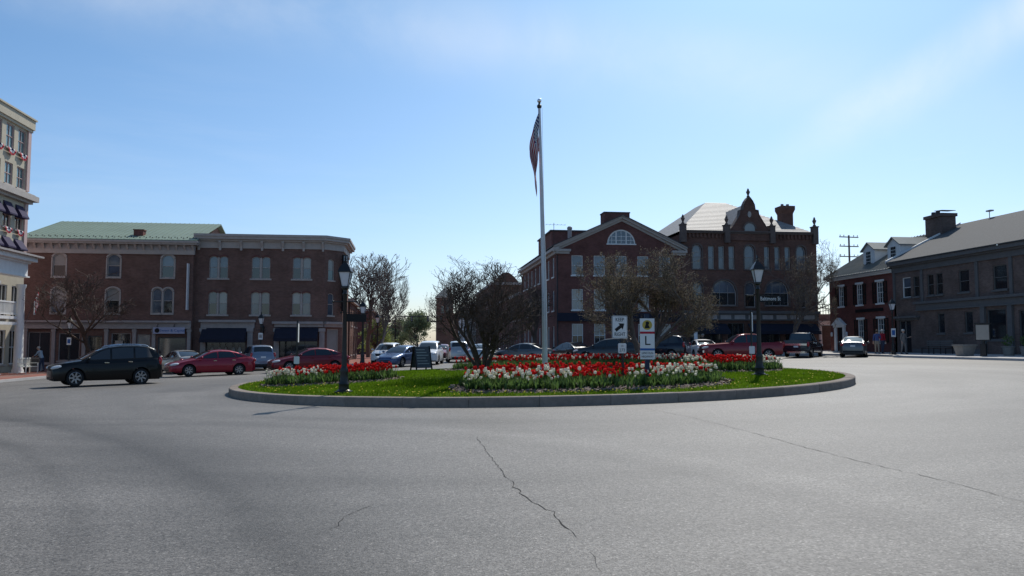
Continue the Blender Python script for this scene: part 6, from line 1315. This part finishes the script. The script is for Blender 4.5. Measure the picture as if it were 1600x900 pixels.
tree('second bare tree further back right of the brown block', 46.5, 94, gz(47, 96), 11.5, 9.0, 41, 1, 4, 'bark_pale', None, 0, .3, .8, .22, (9, 7, 6, 4), rmin=.018)
# leafy far trees down the street
def leaf_tree(label, x, y, H, spread, seed, mat, n=9000, size=.3):
    t_ = tree(label, x, y, gz(x, y), H*.95, spread*.8, seed, 1, 3, 'bark_pale', None, 0, .2, .9, .3, (9, 7, 6), name='leafy_tree'); rnd = random.Random(seed); b_ = MB(); cl = []
    for _ in range(46):
        a = rnd.uniform(0, 6.28); f = rnd.random()**.8; r = spread/2*math.sqrt(rnd.random())*(1-.75*f)*1.05; cl.append((r*math.cos(a), r*math.sin(a), H*(.2+.8*f), rnd.uniform(.5, 1.1)*spread*.13))
    for _ in range(n):
        cx, cy, cz, cr_ = rnd.choice(cl); p = Vector((cx, cy, cz)) + Vector((rnd.gauss(0, 1), rnd.gauss(0, 1), rnd.gauss(0, .9)))*cr_*.6; s2 = size*rnd.uniform(.5, 1.1)
        e1 = Vector((rnd.gauss(0, 1), rnd.gauss(0, 1), rnd.gauss(0, 1))).normalized()*s2; e2 = e1.orthogonal().normalized()*s2*.7; b_.add([p-e1, p+e2, p+e1, p-e2], [(0, 1, 2, 3)])
    b_.build('foliage', M[mat], t_)
leaf_tree('green budding tree far down the street on the right', 1.9, 185, 8.5, 8.5, 51, 'leaf_far', 9000, .22)
leaf_tree('pale green young tree behind the reddish trunk', -4.2, 105, 4.6, 5.0, 53, 'leaf_spring', 4000, .16)
leaf_tree('distant grey green tree closing the street', -3.0, 260, 9.0, 12.0, 57, 'leaf_far', 5000, .35)
leaf_tree('distant tree left of the far green tree', -9.0, 240, 8.0, 10.0, 58, 'leaf_far', 5000, .35)
# traffic lights over the far street
sw = thing('signal_mast', 'traffic signal mast arm far down the street', 'traffic light', (-2.6, 150, gz(-2.6, 150)+.13))
m = MB(); m.tube([(0, 0, 0), (0, 0, 6.2), (.4, 0, 6.5), (9, 0, 6.7)], [.12, .1, .09, .06], 8); m.build('mast', M['black_iron'], sw, 50)
for x in (3.0, 6.0, 8.4):
    m = MB(); m.box(x-.18, -.15, 5.6, x+.18, .15, 6.6); o = m.build('signal_head', M['black_paint'], sw)
    for z in (5.8, 6.1, 6.4): m = MB(); m.lathe([(.11, -.17), (.11, -.152)], 10, (x, 0, z), 'y'); m.build('lens', M['trim_grey'], o)
